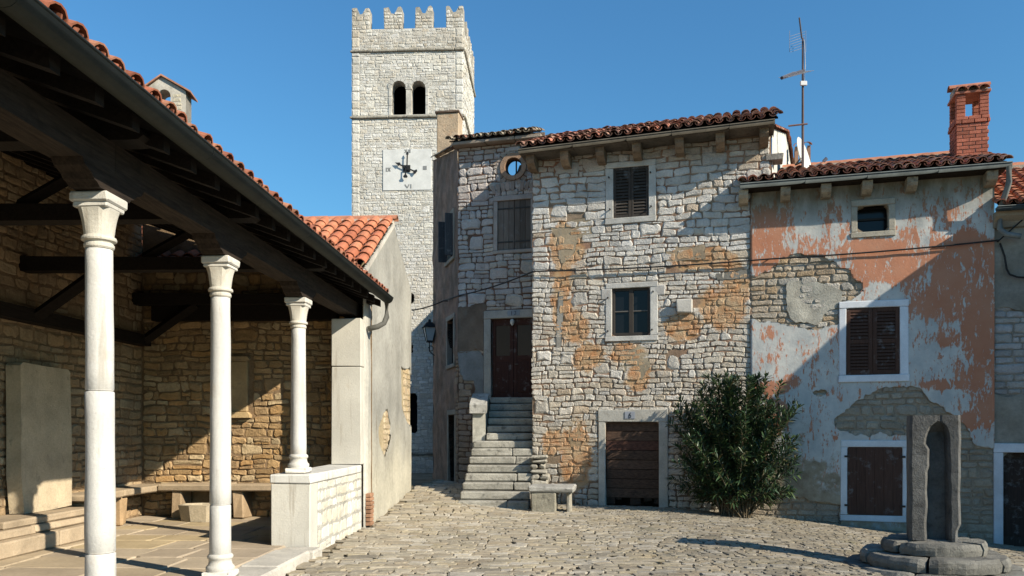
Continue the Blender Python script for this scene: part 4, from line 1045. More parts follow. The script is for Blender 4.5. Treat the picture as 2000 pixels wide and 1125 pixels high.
    # door: frame, horizontal planks, worn foot, number plate
    stone_frame(W.T, (dr_o[0], dr_o[1], dr[2] - .1, dr_o[3]), (dr[0], dr[1], dr[2] - .1, dr[3]), H, rng, (.46, .44, .39), d=.04, name='door_frame'); reveal(W.T, (dr[0], dr[1], -.2, dr[3]), .5, H, (.03, .025, .02))
    D = MB().box(W.T, dr[0], dr[1], -.12, -.10, .16, dr[3], (.35, .3, .25)).build('door', 'wood_door', H)
    n = 8; z = dr[3]
    for k in range(n):
        h = (dr[3] - .16) / n; g = rng.uniform(.85, 1.15) * (1.25 if k == 2 else 1)
        MB().box(W.T, dr[0] + .004, dr[1] - .004, -.10, -.075 + rng.uniform(-.005, .006), z - h + .006, z - .003, (g * 1.15, g * (.75 if k == 2 else .98), g * (.7 if k == 2 else .9)), ch=.005, jit=.002, rng=rng).build('plank', 'wood_door', D); z -= h
    for k, (a, b2, c) in enumerate(((0, .17, .02), (.19, .30, .11), (.45, .66, .03), (.72, .86, .10), (.9, 1.0, .05))):
        MB().box(W.T, lerp(dr[0], dr[1], a), lerp(dr[0], dr[1], b2) - .01, -.115, -.085, c, .165, (.6, .55, .5), ch=.006, jit=.015, rng=rng).build('rotten_board', 'wood_door', D)
    p = W.rect(1221, 804, 1241, 818); pl = MB().box(W.T, *p[:2], .041, .052, *p[2:], (.30, .32, .36), ch=.004).build('number_plate', 'paint', H)
    cu, cz = (p[0] + p[1]) / 2, (p[2] + p[3]) / 2
    pts = [W.T(cu + x * .03, .055, cz + y * .055) for x, y in ((.75, .95), (.2, .75), (-.4, .25), (-.7, -.3), (-.4, -.85), (.2, -.95), (.7, -.6), (.65, -.05), (.1, .2), (-.45, -.1))]
    MB().tube(pts, .007, 6, (.02, .025, .03)).build('digit', 'paint', pl)
    # ledge stone standing out of the wall, stone stub near the roof
    r = W.rect(1322, 585, 1353, 612); MB().box(W.T, r[0], r[1], -.05, .13, r[2], r[3], (.50, .47, .42), ch=.02, jit=.01, rng=rng).build('ledge_stone', 'cut_stone', wall)
    r = W.rect(1495, 300, 1530, 314); MB().box(W.T, r[0], r[1], -.3, .05, r[2], r[3], (.27, .25, .22), ch=.012, jit=.01, rng=rng).build('stone_stub', 'weathered_stone', wall)
    # eaves: corbels, gutter board, tiles
    for x in (1045, 1110, 1178, 1248, 1330, 1408, 1492):
        u = W.pix(x, 280)[0]; corbel(W.T, u - .09, .17, ez(u) - .30, ez(u) - .04, .42, H, jc((.24, .18, .125), rng, .8, 1.2), rng)
    us = [-.15, 1.0, 2.1, 3.0, 4.1, U2 + .05]
    for a, b2 in zip(us, us[1:]):
        MB().prism(W.T, [(a, ez(a) - .045), (b2 - .008, ez(b2) - .045), (b2 - .008, ez(b2) + .015), (a, ez(a) + .015)], -.2, .52, (.13, .115, .095)).build('eave_slab', 'weathered_stone', H)
        gutter(W.T, a, b2 - .006, ez(a) + .02, ez(b2) + .02, .56, H, (.07, .065, .055), r=.06)
    slope = math.tan(math.radians(22.5))
    c = (W.T(1, 0, ez(1)) - W.T(0, 0, ez(0))); s = Vector((-W.n.x, -W.n.y, slope))
    rf = tiled_roof(rng, W.T(-.12, .56, ez(0) + .07), c, s, 26, 10, DARKTILE, H, dx=.197, dy=.34, w=.185, jit=.016, limit=130, deck='wood_dark')
    # rear slope so that the ridge stands free
    zr = ez(0) + .10 + 3.3 * math.sin(math.radians(22.5))
    P = W.T(-.12, .56, 0) - Vector((W.n.x, W.n.y, 0)) * 3.3 * math.cos(math.radians(22.5))
    MB().add([Vector((P.x, P.y, zr)), Vector((P.x, P.y, zr)) + c * 5.1 / c.length * 1.0, Vector((P.x, P.y, zr - 1.2)) - Vector((W.n.x, W.n.y, 0)) * 2.8 + c * 5.1, Vector((P.x, P.y, zr - 1.2)) - Vector((W.n.x, W.n.y, 0)) * 2.8], [(0, 1, 2, 3)], (.3, .13, .08)).build('rear_roof', 'tile', H)
    # white plastered end wall above the lower roof
    S = W.T(U2, 0, 0); Wr = Wall(S.x, S.y, 90 - 24)
    zt = lambda u: 7.56 + .30 * u if u < 3.0 else 8.46 - .32 * (u - 3.0)
    sheet(Wr.T, 0, 4.6, 5.5, 8.7, .15, lambda u, z: zt(u) - z, .01, .1, lambda u, z: (.62, .60, .54), .01).build('end_wall', 'plaster', H, smooth=True)
    for k in range(11): MB().add(*tile(Wr.T(k * .4, .0, zt(k * .4) + .03), Vector((Wr.n.x, Wr.n.y, 0)), Vector((Wr.e.x, Wr.e.y, .3 if k < 7 else -.3)).normalized(), Vector((0, 0, 1)), .46, .2, DARKTILE(rng, 0, 0), True)).build('verge_tile', 'tile', H)
    # small chimney with a tiled cap behind
    P = Vector(((1568 - CX) / F * 18.6, 18.6, 0)); z0, z1 = EYE + (838 - 345) / F * 18.6, EYE + (838 - 285) / F * 18.6
    Wc = Wall(P.x, P.y, -16)
    ch = MB().box(Wc.T, -.17, .17, -.34, 0, z0 - .6, z0 + .25, (.36, .2, .14), ch=.01).build('chimney', 'brick', H)
    for u in (-.17, .10): MB().box(Wc.T, u, u + .07, -.34, 0, z0 + .25, z1, (.34, .2, .14)).build('chimney_post', 'brick', ch)
    for k in range(2): MB().add(*tile(Wc.T(-.1 + k * .2, .08, z1 - .02), Vector((Wc.e.x, Wc.e.y, 0)), Vector((-Wc.n.x, -Wc.n.y, .35)).normalized(), Vector((0, 0, 1)), .5, .21, (.36, .16, .1), True)).build('chimney_tile', 'tile', ch)
main_house()

# ------------------------------------------------------------------ wing with the outside door
def wing():
    rng = random.Random(55)
    H = root('wing_house', 'narrow recessed stone house wing with a round window, shuttered window and raised door', 'house', WW.T(1, -1.5, 0))
    U1 = WW.pix(1060, 500)[0]; E0 = WW.pix(895, 290)[1]
    ezz = lambda u: E0 + .01 * u
    oc = WW.pix(1003, 326); ro, ri = 26.5 * 19.3 / F, 17.5 * 19.3 / F
    wo, wi = WW.rect(964, 381, 1046, 494), WW.rect(972, 391, 1037, 487)
    do, di = WW.rect(945, 605, 1048, 776), WW.rect(959, 621, 1043, 776)
    cem = WW.poly([(893, 688), (938, 684), (950, 700), (950, 780), (930, 775), (925, 745), (905, 742), (897, 715)])
    brn = WW.poly([(893, 600), (950, 592), (950, 690), (935, 684), (893, 690)])
    def mcol(u, z):
        return mixc((.19, .10, .065), (.16, .11, .08), clamp(.5 + nz(u * 2, z * 2)))
    def field(u, z):
        return min(u, U1 - u, ezz(u) - z, -max(ri * .99 - math.hypot(u - oc[0], z - oc[1]), sdrect(wi, u, z), sdrect(di, u, z)))
    wall = sheet(WW.T, 0, U1, -.1, E0 + .02, .07, field, 0, .22, mcol, .01).build('wall', 'mortar', H)
    ps = []; pal = [(.56, .51, .47), (.53, .49, .465), (.58, .53, .485), (.50, .44, .40), (.55, .49, .42)]
    wob = wobble(.03, 1.8)
    ops = [(oc[0] - ro, oc[0] + ro, oc[1] - ro, oc[1] + ro), wo, (do[0], do[1], 0, do[3])]
    for R in lay(rng, 0, U1, -.1, E0 - .02, ops=ops, h=(.09, .21), w=(.15, .46), split=.25, big=10):
        m = ((R[0] + R[1]) / 2, (R[2] + R[3]) / 2)
        if max(sdpoly(cem, *m), sdpoly(brn, *m)) > .05: continue
        c = rng.choice(pal)
        if m[1] > 8: c = mixc(c, (.42, .27, .18), .5 * rng.random())
        if m[1] < 3.6: c = mixc(c, (.40, .27, .17), .5 + .4 * rng.random())
        ps.append(piece(WW.T, R, rng, gap=rng.uniform(.006, .020), dep=.02, var=.007, rough=.2, col=jc(c, rng, .85, 1.08), wob=wob))
    # corner filling round the oculus
    for k in range(18):
        a, b2 = 2 * math.pi * k / 18, 2 * math.pi * (k + 1) / 18
        pr = [(oc[0] + r * math.cos(x), oc[1] + r * math.sin(x)) for r, x in ((ro + .006, a + .03), (ro + .13, a + .03), (ro + .13, b2 - .03), (ro + .006, b2 - .03))]
        if pr[1][1] > E0 - .08: continue
        c = jc((.42, .33, .26), rng, .8, 1.1); mb = MB().prism(WW.T, pr, -.03, .012 + rng.uniform(0, .01), c); ps.append((mb.v, mb.f, mb.c))
    emit(ps, wall, 'stone', 'stone', 'small_stones', 260)
    for P, c, nm in ((cem, (.20, .205, .205), 'cement_render'), (brn, (.155, .115, .085), 'old_render')):
        us = [p[0] for p in P]; zs = [p[1] for p in P]
        f = lambda u, z, P=P: min(sdpoly(P, u, z) + .05 * nz(u * 6, z * 6) + .03 * nz(u * 15, z * 15), u + .005, -sdrect(do, u, z))
        sheet(WW.T, -.01, max(us) + .1, min(zs) - .1, max(zs) + .1, .045, f, .03, .05, lambda u, z, c=c: mixc(c, tuple(q * 1.35 for q in c), clamp(.4 + nz(u * 4, z * 4))), .012).build(nm, 'plaster', wall, smooth=True)
    # oculus ring in segments, with a mullion and sky behind (the attic is open to the back)
    for k in range(8):
        a, b2 = 2 * math.pi * k / 8 + .2, 2 * math.pi * (k + 1) / 8 + .2; pr = []
        for j in range(5): x = lerp(a + .008, b2 - .008, j / 4); pr.append((oc[0] + ri * math.cos(x), oc[1] + ri * math.sin(x)))
        for j in range(5): x = lerp(b2 - .008, a + .008, j / 4); pr.append((oc[0] + ro * math.cos(x), oc[1] + ro * math.sin(x)))
        MB().prism(WW.T, pr, -.2, .05, jc((.40, .26, .17), rng, .9, 1.1)).build('oculus_stone', 'cut_stone', H)
    mb = MB()
    mb.box(WW.T, oc[0] + .02, oc[0] + .05, -.14, -.11, oc[1] - ri, oc[1] + ri, (.03, .028, .026))
    for k in range(20):
        a, b2 = 2 * math.pi * k / 20, 2 * math.pi * (k + 1) / 20
        pr = [(oc[0] + r * math.cos(x), oc[1] + r * math.sin(x)) for r, x in ((ri - .035, a), (ri + .01, a), (ri + .01, b2), (ri - .035, b2))]; mb.prism(WW.T, pr, -.15, -.11, (.03, .028, .026))
    mb.build('round_window_frame', 'paint', H)
    # broken shutter leaf inside the round window
    MB().prism(WW.T, [(oc[0] - .10, oc[1] - ri), (oc[0] + ri, oc[1] - ri), (oc[0] + ri, oc[1] + .12), (oc[0] + .10, oc[1] + .08), (oc[0] + .05, oc[1] - .05)], -.2, -.17, (.11, .10, .09)).build('inner_board', 'wood_shutter', H)
    # shuttered window
    stone_frame(WW.T, wo, wi, H, rng, (.42, .37, .33)); reveal(WW.T, wi, .2, H)
    um = lerp(wi[0], wi[1], .5); bc = (.18, .15, .125)
    for a, b2, k in ((wi[0], um, 1.0), (um, wi[1], .72)):
        sh = MB().box(WW.T, a + .004, b2 - .004, -.06, -.035, wi[2], wi[3], tuple(q * k * .7 for q in bc)).build('shutter', 'wood_shutter', H)
        for j in range(3):
            x0, x1 = lerp(a + .006, b2 - .006, j / 3), lerp(a + .006, b2 - .006, (j + 1) / 3)
            MB().box(WW.T, x0 + .002, x1 - .002, -.035, -.015 + rng.uniform(-.003, .003), wi[2], wi[3], jc(bc, rng, .85, 1.15, k), ch=.004).build('board', 'wood_shutter', sh)
        for z in (.16, .84): MB().box(WW.T, a - .03 if k == 1 else a + .02, b2 - .03, -.013, -.003, lerp(wi[2], wi[3], z) - .018, lerp(wi[2], wi[3], z) + .018, (.03, .026, .022)).build('strap_hinge', 'iron', sh)
    q = WW.pix(918, 337); ring = [(q[0] + .065 * math.cos(a * .524), q[1] + .065 * math.sin(a * .524)) for a in range(12)]
    hs = MB().prism(WW.T, ring, -.02, .036, (.56, .52, .48)).build('round_stone', 'cut_stone', wall)
    MB().tube([WW.T(q[0], .03, q[1]), WW.T(q[0], .0385, q[1])], .016, 8, (.03, .025, .02)).build('peg_hole', 'iron', hs)
    # relieving arch of brick-thin stones
    cx = (wo[0] + wo[1]) / 2 - .02
    for k in range(9):
        u = lerp(wo[0] - .02, wo[1] - .05, k / 9); z = wo[3] + .02 + .10 * (1 - ((k - 4) / 5) ** 2); tl = (k - 4) * .012
        if k == 5: continue
        MB().prism(WW.T, [(u + .006, z), (u + .095, z), (u + .095 + tl, z + .2), (u + .006 + tl, z + .2)], -.02, .034, jc((.42, .33, .27), rng, .8, 1.1)).build('arch_stone', 'cut_stone', wall)
    # door with two leaves, glazed
    stone_frame(WW.T, do, di, H, rng, (.40, .38, .34), name='door_frame'); reveal(WW.T, di, .3, H, (.03, .025, .02))
    um = (di[0] + di[1]) / 2; dc = (.06, .026, .020)
    for a, b2 in ((di[0] + .005, um - .004), (um + .004, di[1] - .005)):
        mb = MB(); z0, z1 = di[2], di[3]; zp = lerp(z0, z1, .53); w_ = .085
        mb.box(WW.T, a, a + w_, -.14, -.09, z0, z1, dc, ch=.004); mb.box(WW.T, b2 - w_, b2, -.14, -.09, z0, z1, dc, ch=.004)
        mb.box(WW.T, a + w_, b2 - w_, -.138, -.092, z1 - .16, z1, dc); mb.box(WW.T, a + w_, b2 - w_, -.138, -.092, zp - .1, zp, dc); mb.box(WW.T, a + w_, b2 - w_, -.13, -.10, z0, zp - .1, dc)
        lf = mb.build('door_leaf', 'wood_shutter', H)
        MB().box(WW.T, a + w_, b2 - w_, -.125, -.12, zp, z1 - .16, (.02, .02, .02)).build('pane', 'glass_dark', lf)
        MB().box(WW.T, a + w_ + .02, b2 - w_ - .02, -.10, -.088, z0 + .12, zp - .16, tuple(q * .9 for q in dc), ch=.01).build('panel', 'wood_shutter', lf)
    MB().tube([WW.T(um + .05, -.09, lerp(di[2], di[3], .42)), WW.T(um + .05, -.05, lerp(di[2], di[3], .42)), WW.T(um + .13, -.05, lerp(di[2], di[3], .42))], .010, 6, (.1, .09, .08)).build('door_handle', 'iron', H)
    p = WW.rect(992, 606.5, 1016, 617); pl = MB().box(WW.T, *p[:2], .031, .040, *p[2:], (.28, .32, .36), ch=.003).build('number_plate', 'paint', H)
    cu, cz = (p[0] + p[1]) / 2, (p[2] + p[3]) / 2
    MB().tube([WW.T(cu - .05, .043, cz + .045), WW.T(cu - .05, .043, cz - .045)], .006, 5, (.02, .03, .05)).build('digit', 'paint', pl)
    MB().tube([WW.T(cu + .04 + x * .03, .043, cz + y * .045) for x, y in ((-.8, .8), (0, 1), (.7, .6), (0, .05), (.8, -.5), (0, -1), (-.8, -.8))], .006, 5, (.02, .03, .05)).build('digit', 'paint', pl)
    # small hanging lamp globe at the lintel
    q = WW.pix(1001, 628); MB().lathe(lambda x, y, z: WW.T(q[0] + x, .02 + y, z), [(.01, q[1] - .10), (.04, q[1] - .07), (.055, q[1] - .02), (.05, q[1] + .03), (.02, q[1] + .06)], 12, (.55, .53, .48)).build('door_lamp', 'paint', H, smooth=True)
    # side wall to the lane, its gable rising to the back
    dep = 3.4; zt = lambda u: E0 + .02 + .23 * u
    sv = WS.poly([(868, 430), (886, 430), (886, 510), (868, 510)]); w2 = (min(p[0] for p in sv), max(p[0] for p in sv), WS.pix(877, 508)[1], WS.pix(877, 428)[1])
    w2 = (.55, 1.45, w2[2], w2[3]); w3 = (.5, 1.3, WS.pix(880, 712)[1], WS.pix(880, 625)[1]); d3 = (.35, 1.15, 0, WS.pix(885, 810)[1])
    fs = lambda u, z: min(zt(u) - z, -max(sdrect(w2, u, z), sdrect(w3, u, z), sdrect(d3, u, z)))
    cs = lambda u, z: mixc((.33, .215, .16), (.20, .145, .11), clamp(.5 + nz(u * 2, z * 1.2, 3) + .6 * nz(u * 7, z * 6)))
    sw = sheet(WS.T, 0, dep, -.1, E0 + .85, .075, fs, .0, .12, cs, .05).build('side_wall', 'mortar', H)
    for r in (w2, w3, d3):
        reveal(WS.T, r, .22, sw, (.03, .027, .024))
        stone_frame(WS.T, (r[0] - .12, r[1] + .12, r[2] - .10, r[3] + .12), r, sw, rng, (.33, .29, .24), d=.03)
    MB().box(WS.T, w2[0] - .02, w2[0] + .02, .0, .22, w2[2], w2[3], (.07, .075, .08), ch=.005).build('open_shutter', 'wood_shutter', sw)
    MB().box(WS.T, w2[1] - .02, w2[1] + .02, .0, .22, w2[2], w2[3], (.07, .075, .08), ch=.005).build('open_shutter', 'wood_shutter', sw)
    MB().box(WS.T, d3[0], d3[1], -.16, -.12, 0, d3[3], (.045, .04, .035)).build('side_door', 'wood_shutter', sw)
    ps = []
    for R in lay(rng, .0, 1.6, -.05, 3.4, h=(.1, .2), w=(.15, .4)):
        m = ((R[0] + R[1]) / 2, (R[2] + R[3]) / 2)
        if m[0] > .32 + .2 * nz(1, m[1] * 2) or sdrect((d3[0] - .12, d3[1], 0, d3[3] + .1), *m) > -.05: continue
        ps.append(piece(WS.T, R, rng, gap=.025, dep=.02, var=.008, rough=.2, col=rng.choice([(.40, .28, .19), (.36, .27, .2), (.42, .32, .23)])))
    emit(ps, sw, 'stone', 'stone', 'small_stones', 60)
    MB().add([WS.T(dep, 0, -.2), WS.T(dep, -3.5, -.2), WS.T(dep, -3.5, 8.2), WS.T(dep, 0, zt(dep))], [(0, 1, 2, 3)], (.25, .18, .14)).build('rear_wall', 'plaster', H)
    # eaves: stone slabs, tiles; the roof strip ends behind the eave
    us = [-.1, .75, 1.5, U1 + .02]
    for a, b2 in zip(us, us[1:]):
        MB().box(WW.T, a, b2 - .008, -.25, .24, E0 + .0, E0 + .075, jc((.36, .30, .24), rng, .85, 1.1), ch=.012, jit=.008, rng=rng).build('eave_slab', 'cut_stone', H)
    MB().box(WW.T, -.05, U1, -.24, -.18, E0 + .07, E0 + .25, (.24, .18, .13)).build('eave_fill', 'mortar', H)
    c = Vector((WW.e.x, WW.e.y, 0)); s = Vector((-WW.n.x, -WW.n.y, math.tan(math.radians(20))))
    tiled_roof(rng, WW.T(-.14, .30, E0 + .085), c, s, 11, 4, OLDTILE, H, dx=.185, dy=.32, w=.175, jit=.016, limit=60)
    # skylight hatch on the roof
    a, z = WW.pix(1003, 268, -.5); zb = WW.pix(1003, 270, -.6)[1]
    sk = MB(); 
    for k in ((-.24, -.20), (.20, .24)): sk.box(WW.T, a + k[0], a + k[1], -1.05, -.55, zb - .02, zb + .12, (.06, .055, .05))
    sk.box(WW.T, a - .2, a + .2, -.6, -.55, zb + .08, zb + .12, (.06, .055, .05)); sk.box(WW.T, a - .24, a + .24, -.58, -.54, zb - .04, zb + .0, (.06, .055, .05))
    so = sk.build('skylight', 'metal', H); MB().box(WW.T, a - .2, a + .2, -.585, -.575, zb + .0, zb + .08, (.2, .25, .3)).build('pane', 'glass_dark', so)
    # chimney at the corner
    P = WS.T(2.75, -.10, 0); Wc = Wall(P.x, P.y, -8)
    za, zb = Wc.pix(880, 275)[1], Wc.pix(880, 217)[1]; ua, ub = Wc.pix(853, 250)[0], Wc.pix(896, 250)[0]
    chm = MB().box(Wc.T, ua, ub, -.55, 0, za - 1.2, zb - .04, (.50, .38, .26), ch=.02, jit=.012, rng=rng).build('chimney', 'warm_stone', H)
    MB().box(Wc.T, ua - .05, ub + .03, -.6, .05, zb - .045, zb + .01, (.28, .20, .15), ch=.012, jit=.01, rng=rng).build('chimney_cap', 'weathered_stone', chm)
    for k in range(7): MB().add(*tile(WS.T(k * .45 - .1, .05, zt(k * .45 - .1) + .03), Vector((WS.n.x, WS.n.y, 0)), Vector((WS.e.x, WS.e.y, .23)).normalized(), Vector((0, 0, 1)), .5, .2, OLDTILE(rng, 0, 0), True)).build('verge_tile', 'tile', H)
wing()

# ------------------------------------------------------------------ red house
def red_house():
    rng = random.Random(202)
    H = root('red_house', 'house with peeling red and white plaster, brown shutters and a brick chimney', 'house', W.T(6.6, -2, -.3))
    U0, U1 = W.pix(1466, 700)[0], W.pix(1941, 700)[0]; ZE = 6.32
    fo = {}
    wa_o, wa = W.rect(1662, 390, 1748, 464), W.rect(1674, 402, 1735, 453)
    wb_o, wb = W.rect(1638, 588, 1774, 746), W.rect(1652, 601, 1757, 732)
    wc_o, wc = W.rect(1641, 860, 1771, 1018), W.rect(1654, 873, 1762, 1006)
    pa = W.poly([(1440, 560), (1500, 530), (1530, 505), (1560, 495), (1610, 500), (1650, 525), (1670, 545), (1690, 562), (1670, 585), (1640, 592), (1638, 625), (1615, 640), (1585, 645), (1535, 635), (1468, 622), (1440, 622)])
    pb = W.poly([(1630, 822), (1660, 795), (1690, 770), (1715, 760), (1770, 755), (1800, 762), (1830, 790), (1870, 815), (1890, 835), (1900, 870), (1945, 880), (1945, 1100), (1780, 1100), (1780, 850), (1700, 850), (1640, 845)])
    pc = W.poly([(1470, 985), (1530, 960), (1580, 975), (1640, 985), (1640, 1060), (1460, 1060)])
    pd = W.poly([(1583, 765), (1600, 760), (1613, 765), (1605, 772), (1588, 772)])
    holes = (pa, pb, pc, pd)
    def hole(u, z):
        n = .07 * nz(u * 4, z * 4) + .05 * nz(u * 10, z * 10) + .03 * nz(u * 23, z * 23)
        return max(sdpoly(P, u, z) for P in holes) + n
    # red paint left on the wall (row, column, half sizes, strength)
    reds = [(1495, 470, 42, 80, .80), (1560, 470, 110, 75, .52), (1620, 420, 25, 25, .75), (1590, 430, 40, 35, -.4), (1700, 490, 75, 26, .85), (1745, 520, 90, 36, .80), (1660, 545, 45, 25, .7), (1800, 545, 60, 40, .62), (1880, 510, 75, 60, .9), (1860, 590, 90, 45, .72),
            (1915, 640, 35, 120, .85), (1925, 770, 28, 70, .95), (1850, 660, 35, 22, .62), (1880, 720, 30, 40, .5), (1845, 752, 45, 11, .85), (1508, 757, 48, 14, .8), (1515, 815, 28, 40, .8), (1545, 742, 18, 14, .7), (1500, 650, 22, 18, .5), (1510, 700, 18, 14, .55), (1900, 820, 30, 20, .75), (1780, 460, 30, 20, .55), (1835, 420, 40, 40, .48)]
    reds = [(*W.pix(x, y), a * 15.6 / F, b2 * 15.4 / F, s) for x, y, a, b2, s in reds]
    def col(u, z):
        r = .28
        for x, y, a, b2, s in reds:
            f = 1 - max(0, math.hypot((u - x) / a, (z - y) / b2) - .72) / .55
            if f > 0:
                f = min(f, 1.0)
                r = max(r, s * f) if s > 0 else r + s * f * .7
        # grime washed down from the roof and painted eave shade, damp foot of the wall, bare undercoat low down
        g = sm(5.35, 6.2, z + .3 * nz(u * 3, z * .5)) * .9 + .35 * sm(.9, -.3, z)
        br = .12 + .5 * sm(1.5, .3, z + .4 * nz(u * 1.1, z * 1.1, 4)) + .25 * sm(2.2, 1.4, z) * sm(U0 + 2.5, U0 + .3, u)
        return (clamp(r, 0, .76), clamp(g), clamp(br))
    ops = (wa, wb, wc)
    def field(u, z): return min(u - U0, U1 - u, ZE - z, -max(sdrect(o, u, z) for o in ops), -hole(u, z))
    wf = lambda u, z: min(u - U0, U1 - u, -max(sdrect(o, u, z) for o in ops))
    wall = sheet(W.T, U0, U1, -.9, ZE, .12, wf, .0, .15, lambda u, z: mixc((.33, .24, .16), (.30, .26, .20), clamp(.5 + nz(u * 2, z * 2)))).build('wall', 'mortar', H)
    body(W.T, U0 + .02, U1, -.9, ZE, 4.5, H, (.40, .36, .3))
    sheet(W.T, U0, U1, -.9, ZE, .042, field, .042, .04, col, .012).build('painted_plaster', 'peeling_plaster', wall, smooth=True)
    ps = []; sg = W.poly([(1530, 540), (1600, 545), (1660, 560), (1640, 600), (1600, 640), (1540, 630), (1525, 585)])
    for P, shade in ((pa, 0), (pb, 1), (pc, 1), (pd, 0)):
        us = [p[0] for p in P]; zs = [p[1] for p in P]
        for R in lay(rng, max(U0, min(us) - .2), min(U1, max(us) + .2), max(-.7, min(zs) - .15), max(zs) + .15, ops=[wc_o, wb_o], h=(.1, .22), w=(.17, .45), split=.15):
            m = ((R[0] + R[1]) / 2, (R[2] + R[3]) / 2)
            if sdpoly(P, *m) < -.16: continue
            c = rng.choice([(.44, .34, .24), (.46, .38, .29), (.42, .31, .2), (.47, .41, .33)])
            if P is pa and sdpoly(sg, *m) > 0: c = (.44, .41, .36)
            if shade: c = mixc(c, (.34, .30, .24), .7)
            ps.append(piece(W.T, R, rng, gap=.024, dep=.018, var=.007, rough=.2, col=jc(c, rng, .85, 1.08), wob=wobble(.03, 1.8)))
    emit(ps, wall, 'stone', 'stone', 'small_stones', 280)
    # roughcast undercoat left in the upper bare patch
    sheet(W.T, min(p[0] for p in sg) - .1, max(p[0] for p in sg) + .1, min(p[1] for p in sg) - .1, max(p[1] for p in sg) + .1, .04, lambda u, z: sdpoly(sg, u, z) - .06 + .10 * nz(u * 3, z * 3, 6) + .05 * nz(u * 10, z * 10), .030, .03, lambda u, z: mixc((.42, .40, .34), (.34, .32, .27), clamp(.5 + nz(u * 6, z * 6))), .03).build('roughcast', 'mortar', wall)
    # windows
    stone_frame(W.T, wa_o, wa, H, rng, (.40, .36, .29), d=.06); reveal(W.T, wa, .35, H, (.04, .035, .03))
    zc = lerp(wa[2], wa[3], .55); MB().box(W.T, wa[0], wa[1], -.25, -.22, zc, zc + .04, (.03, .028, .025)).build('window_bar', 'paint', H); MB().box(W.T, wa[0], wa[1], -.27, -.26, wa[2], wa[3], (.02, .02, .02)).build('pane', 'glass_dark', H)
    stone_frame(W.T, wb_o, wb, H, rng, (.66, .68, .71), d=.058, m='paint'); reveal(W.T, wb, .2, H)
    um = (wb[0] + wb[1]) / 2
    for a, b2 in ((wb[0] + .003, um - .003), (um + .003, wb[1] - .003)): louvre_leaf(W.T, a, b2, wb[2] + .003, wb[3] - .003, .0, H, (.075, .038, .026), mid=True, st=.075)
    stone_frame(W.T, wc_o, wc, H, rng, (.62, .64, .66), d=.055, m='paint'); reveal(W.T, wc, .2, H)
    sh = MB().box(W.T, wc[0] + .003, wc[1] - .003, -.01, .02, wc[2] + .003, wc[3] - .003, (.075, .04, .028)).build('shutter', 'wood_shutter', H)
    for k in range(6):
        a, b2 = lerp(wc[0] + .003, wc[1] - .003, k / 6), lerp(wc[0] + .003, wc[1] - .003, (k + 1) / 6)
        MB().box(W.T, a + .001, b2 - .001, .02, .034, wc[2] + .004, wc[3] - .004, jc((.078, .04, .028), rng, .93, 1.07), ch=.003).build('board', 'wood_shutter', sh)
    for z in (.14, .86):
        for u, dd in ((wc[0], -1), (wc[1], 1)):
            zz = lerp(wc[2], wc[3], z); MB().box(W.T, min(u + dd * .05, u - dd * .04), max(u + dd * .05, u - dd * .04), .036, .062, zz - .02, zz + .02, (.03, .02, .015)).build('hinge', 'iron', sh)
    # eaves: soffit, corbels, gutter, tiles
    MB().box(W.T, U0 - .12, U1 + .12, -.1, .34, ZE - .02, ZE + .03, (.16, .13, .1)).build('eave_board', 'wood_board', H)
    for x in (1452, 1533, 1611, 1690, 1776, 1929):
        u = W.pix(x, 360)[0]; corbel(W.T, u - .09, .18, ZE - .26, ZE - .025, .32, H, jc((.36, .30, .22), rng, .85, 1.15), rng)
    us = [U0 - .2, U0 + 1.0, U0 + 2.1, U0 + 3.3, U1 + .18]
    for a, b2 in zip(us, us[1:]): gutter(W.T, a, b2 - .004, ZE + .055, ZE + .055, .40, H, (.085, .10, .105), r=.07)
    c = Vector((W.e.x, W.e.y, 0)); s = Vector((-W.n.x, -W.n.y, math.tan(math.radians(20))))
    # roof: keep off the taller house at its left
    dead = lambda u, v: (u < .70 and v > .42)
    tiled_roof(rng, W.T(U0 - .16, .37, ZE + .10), c, s, 23, 8, DARKTILE, H, dx=.2, dy=.33, w=.185, jit=.01, limit=110, skip=dead)
    rp = W.T(U0 - .16, .37, ZE + .10) + s.normalized() * 2.62
    for k in range(9):
        MB().add(*tile(rp + c * (.6 + k * .45) + Vector((0, 0, .06)), s.normalized(), c, Vector((0, 0, 1)), .49, .24, (.46, .2, .12), True, r0=.92, r1=1)).build('ridge_tile', 'tile', H)
    MB().box(lambda u, d, z: rp + c * u + Vector((W.n.x, W.n.y, 0)) * d + Vector((0, 0, z)), .55, 4.6, -.1, .16, -.08, .055, (.48, .42, .34)).build('ridge_mortar', 'plaster', H)
    # downpipe in three bends
    u = W.pix(1957, 340)[0]
    mb = MB(); mb.tube([W.T(u, .4, ZE), W.T(u, .4, ZE - .28), W.T(u - .01, .36, ZE - .36), W.T(u - .06, .22, ZE - .62), W.T(u - .07, .14, ZE - .70), W.T(u - .07, .13, ZE - 1.05), W.T(u + .02, .16, ZE - 1.16), W.T(u + .25, .2, ZE - 1.23)], .05, 12, (.20, .215, .21)); mb.build('downpipe', 'metal', H, smooth=True)
    # brick chimney: every brick of the shaft by itself
    Wc0 = W.T(*[W.pix(1868, 300, -.75)[0], -.75, 0]); Wc = Wall(Wc0.x, Wc0.y, -A16)
    u0, u1 = 0.0, Wc.pix(1932, 280)[0]; zb, zm, zw, zt_ = Wc.pix(1900, 305)[1], Wc.pix(1900, 241)[1], Wc.pix(1900, 228)[1], Wc.pix(1900, 186)[1]
    wd = u1 - u0
    ch = MB().box(Wc.T, u0 + .02, u1 - .02, -wd + .02, -.02, zb - .6, zm, (.42, .36, .3)).build('chimney', 'mortar', H)
    z = zb - .5; row = 0
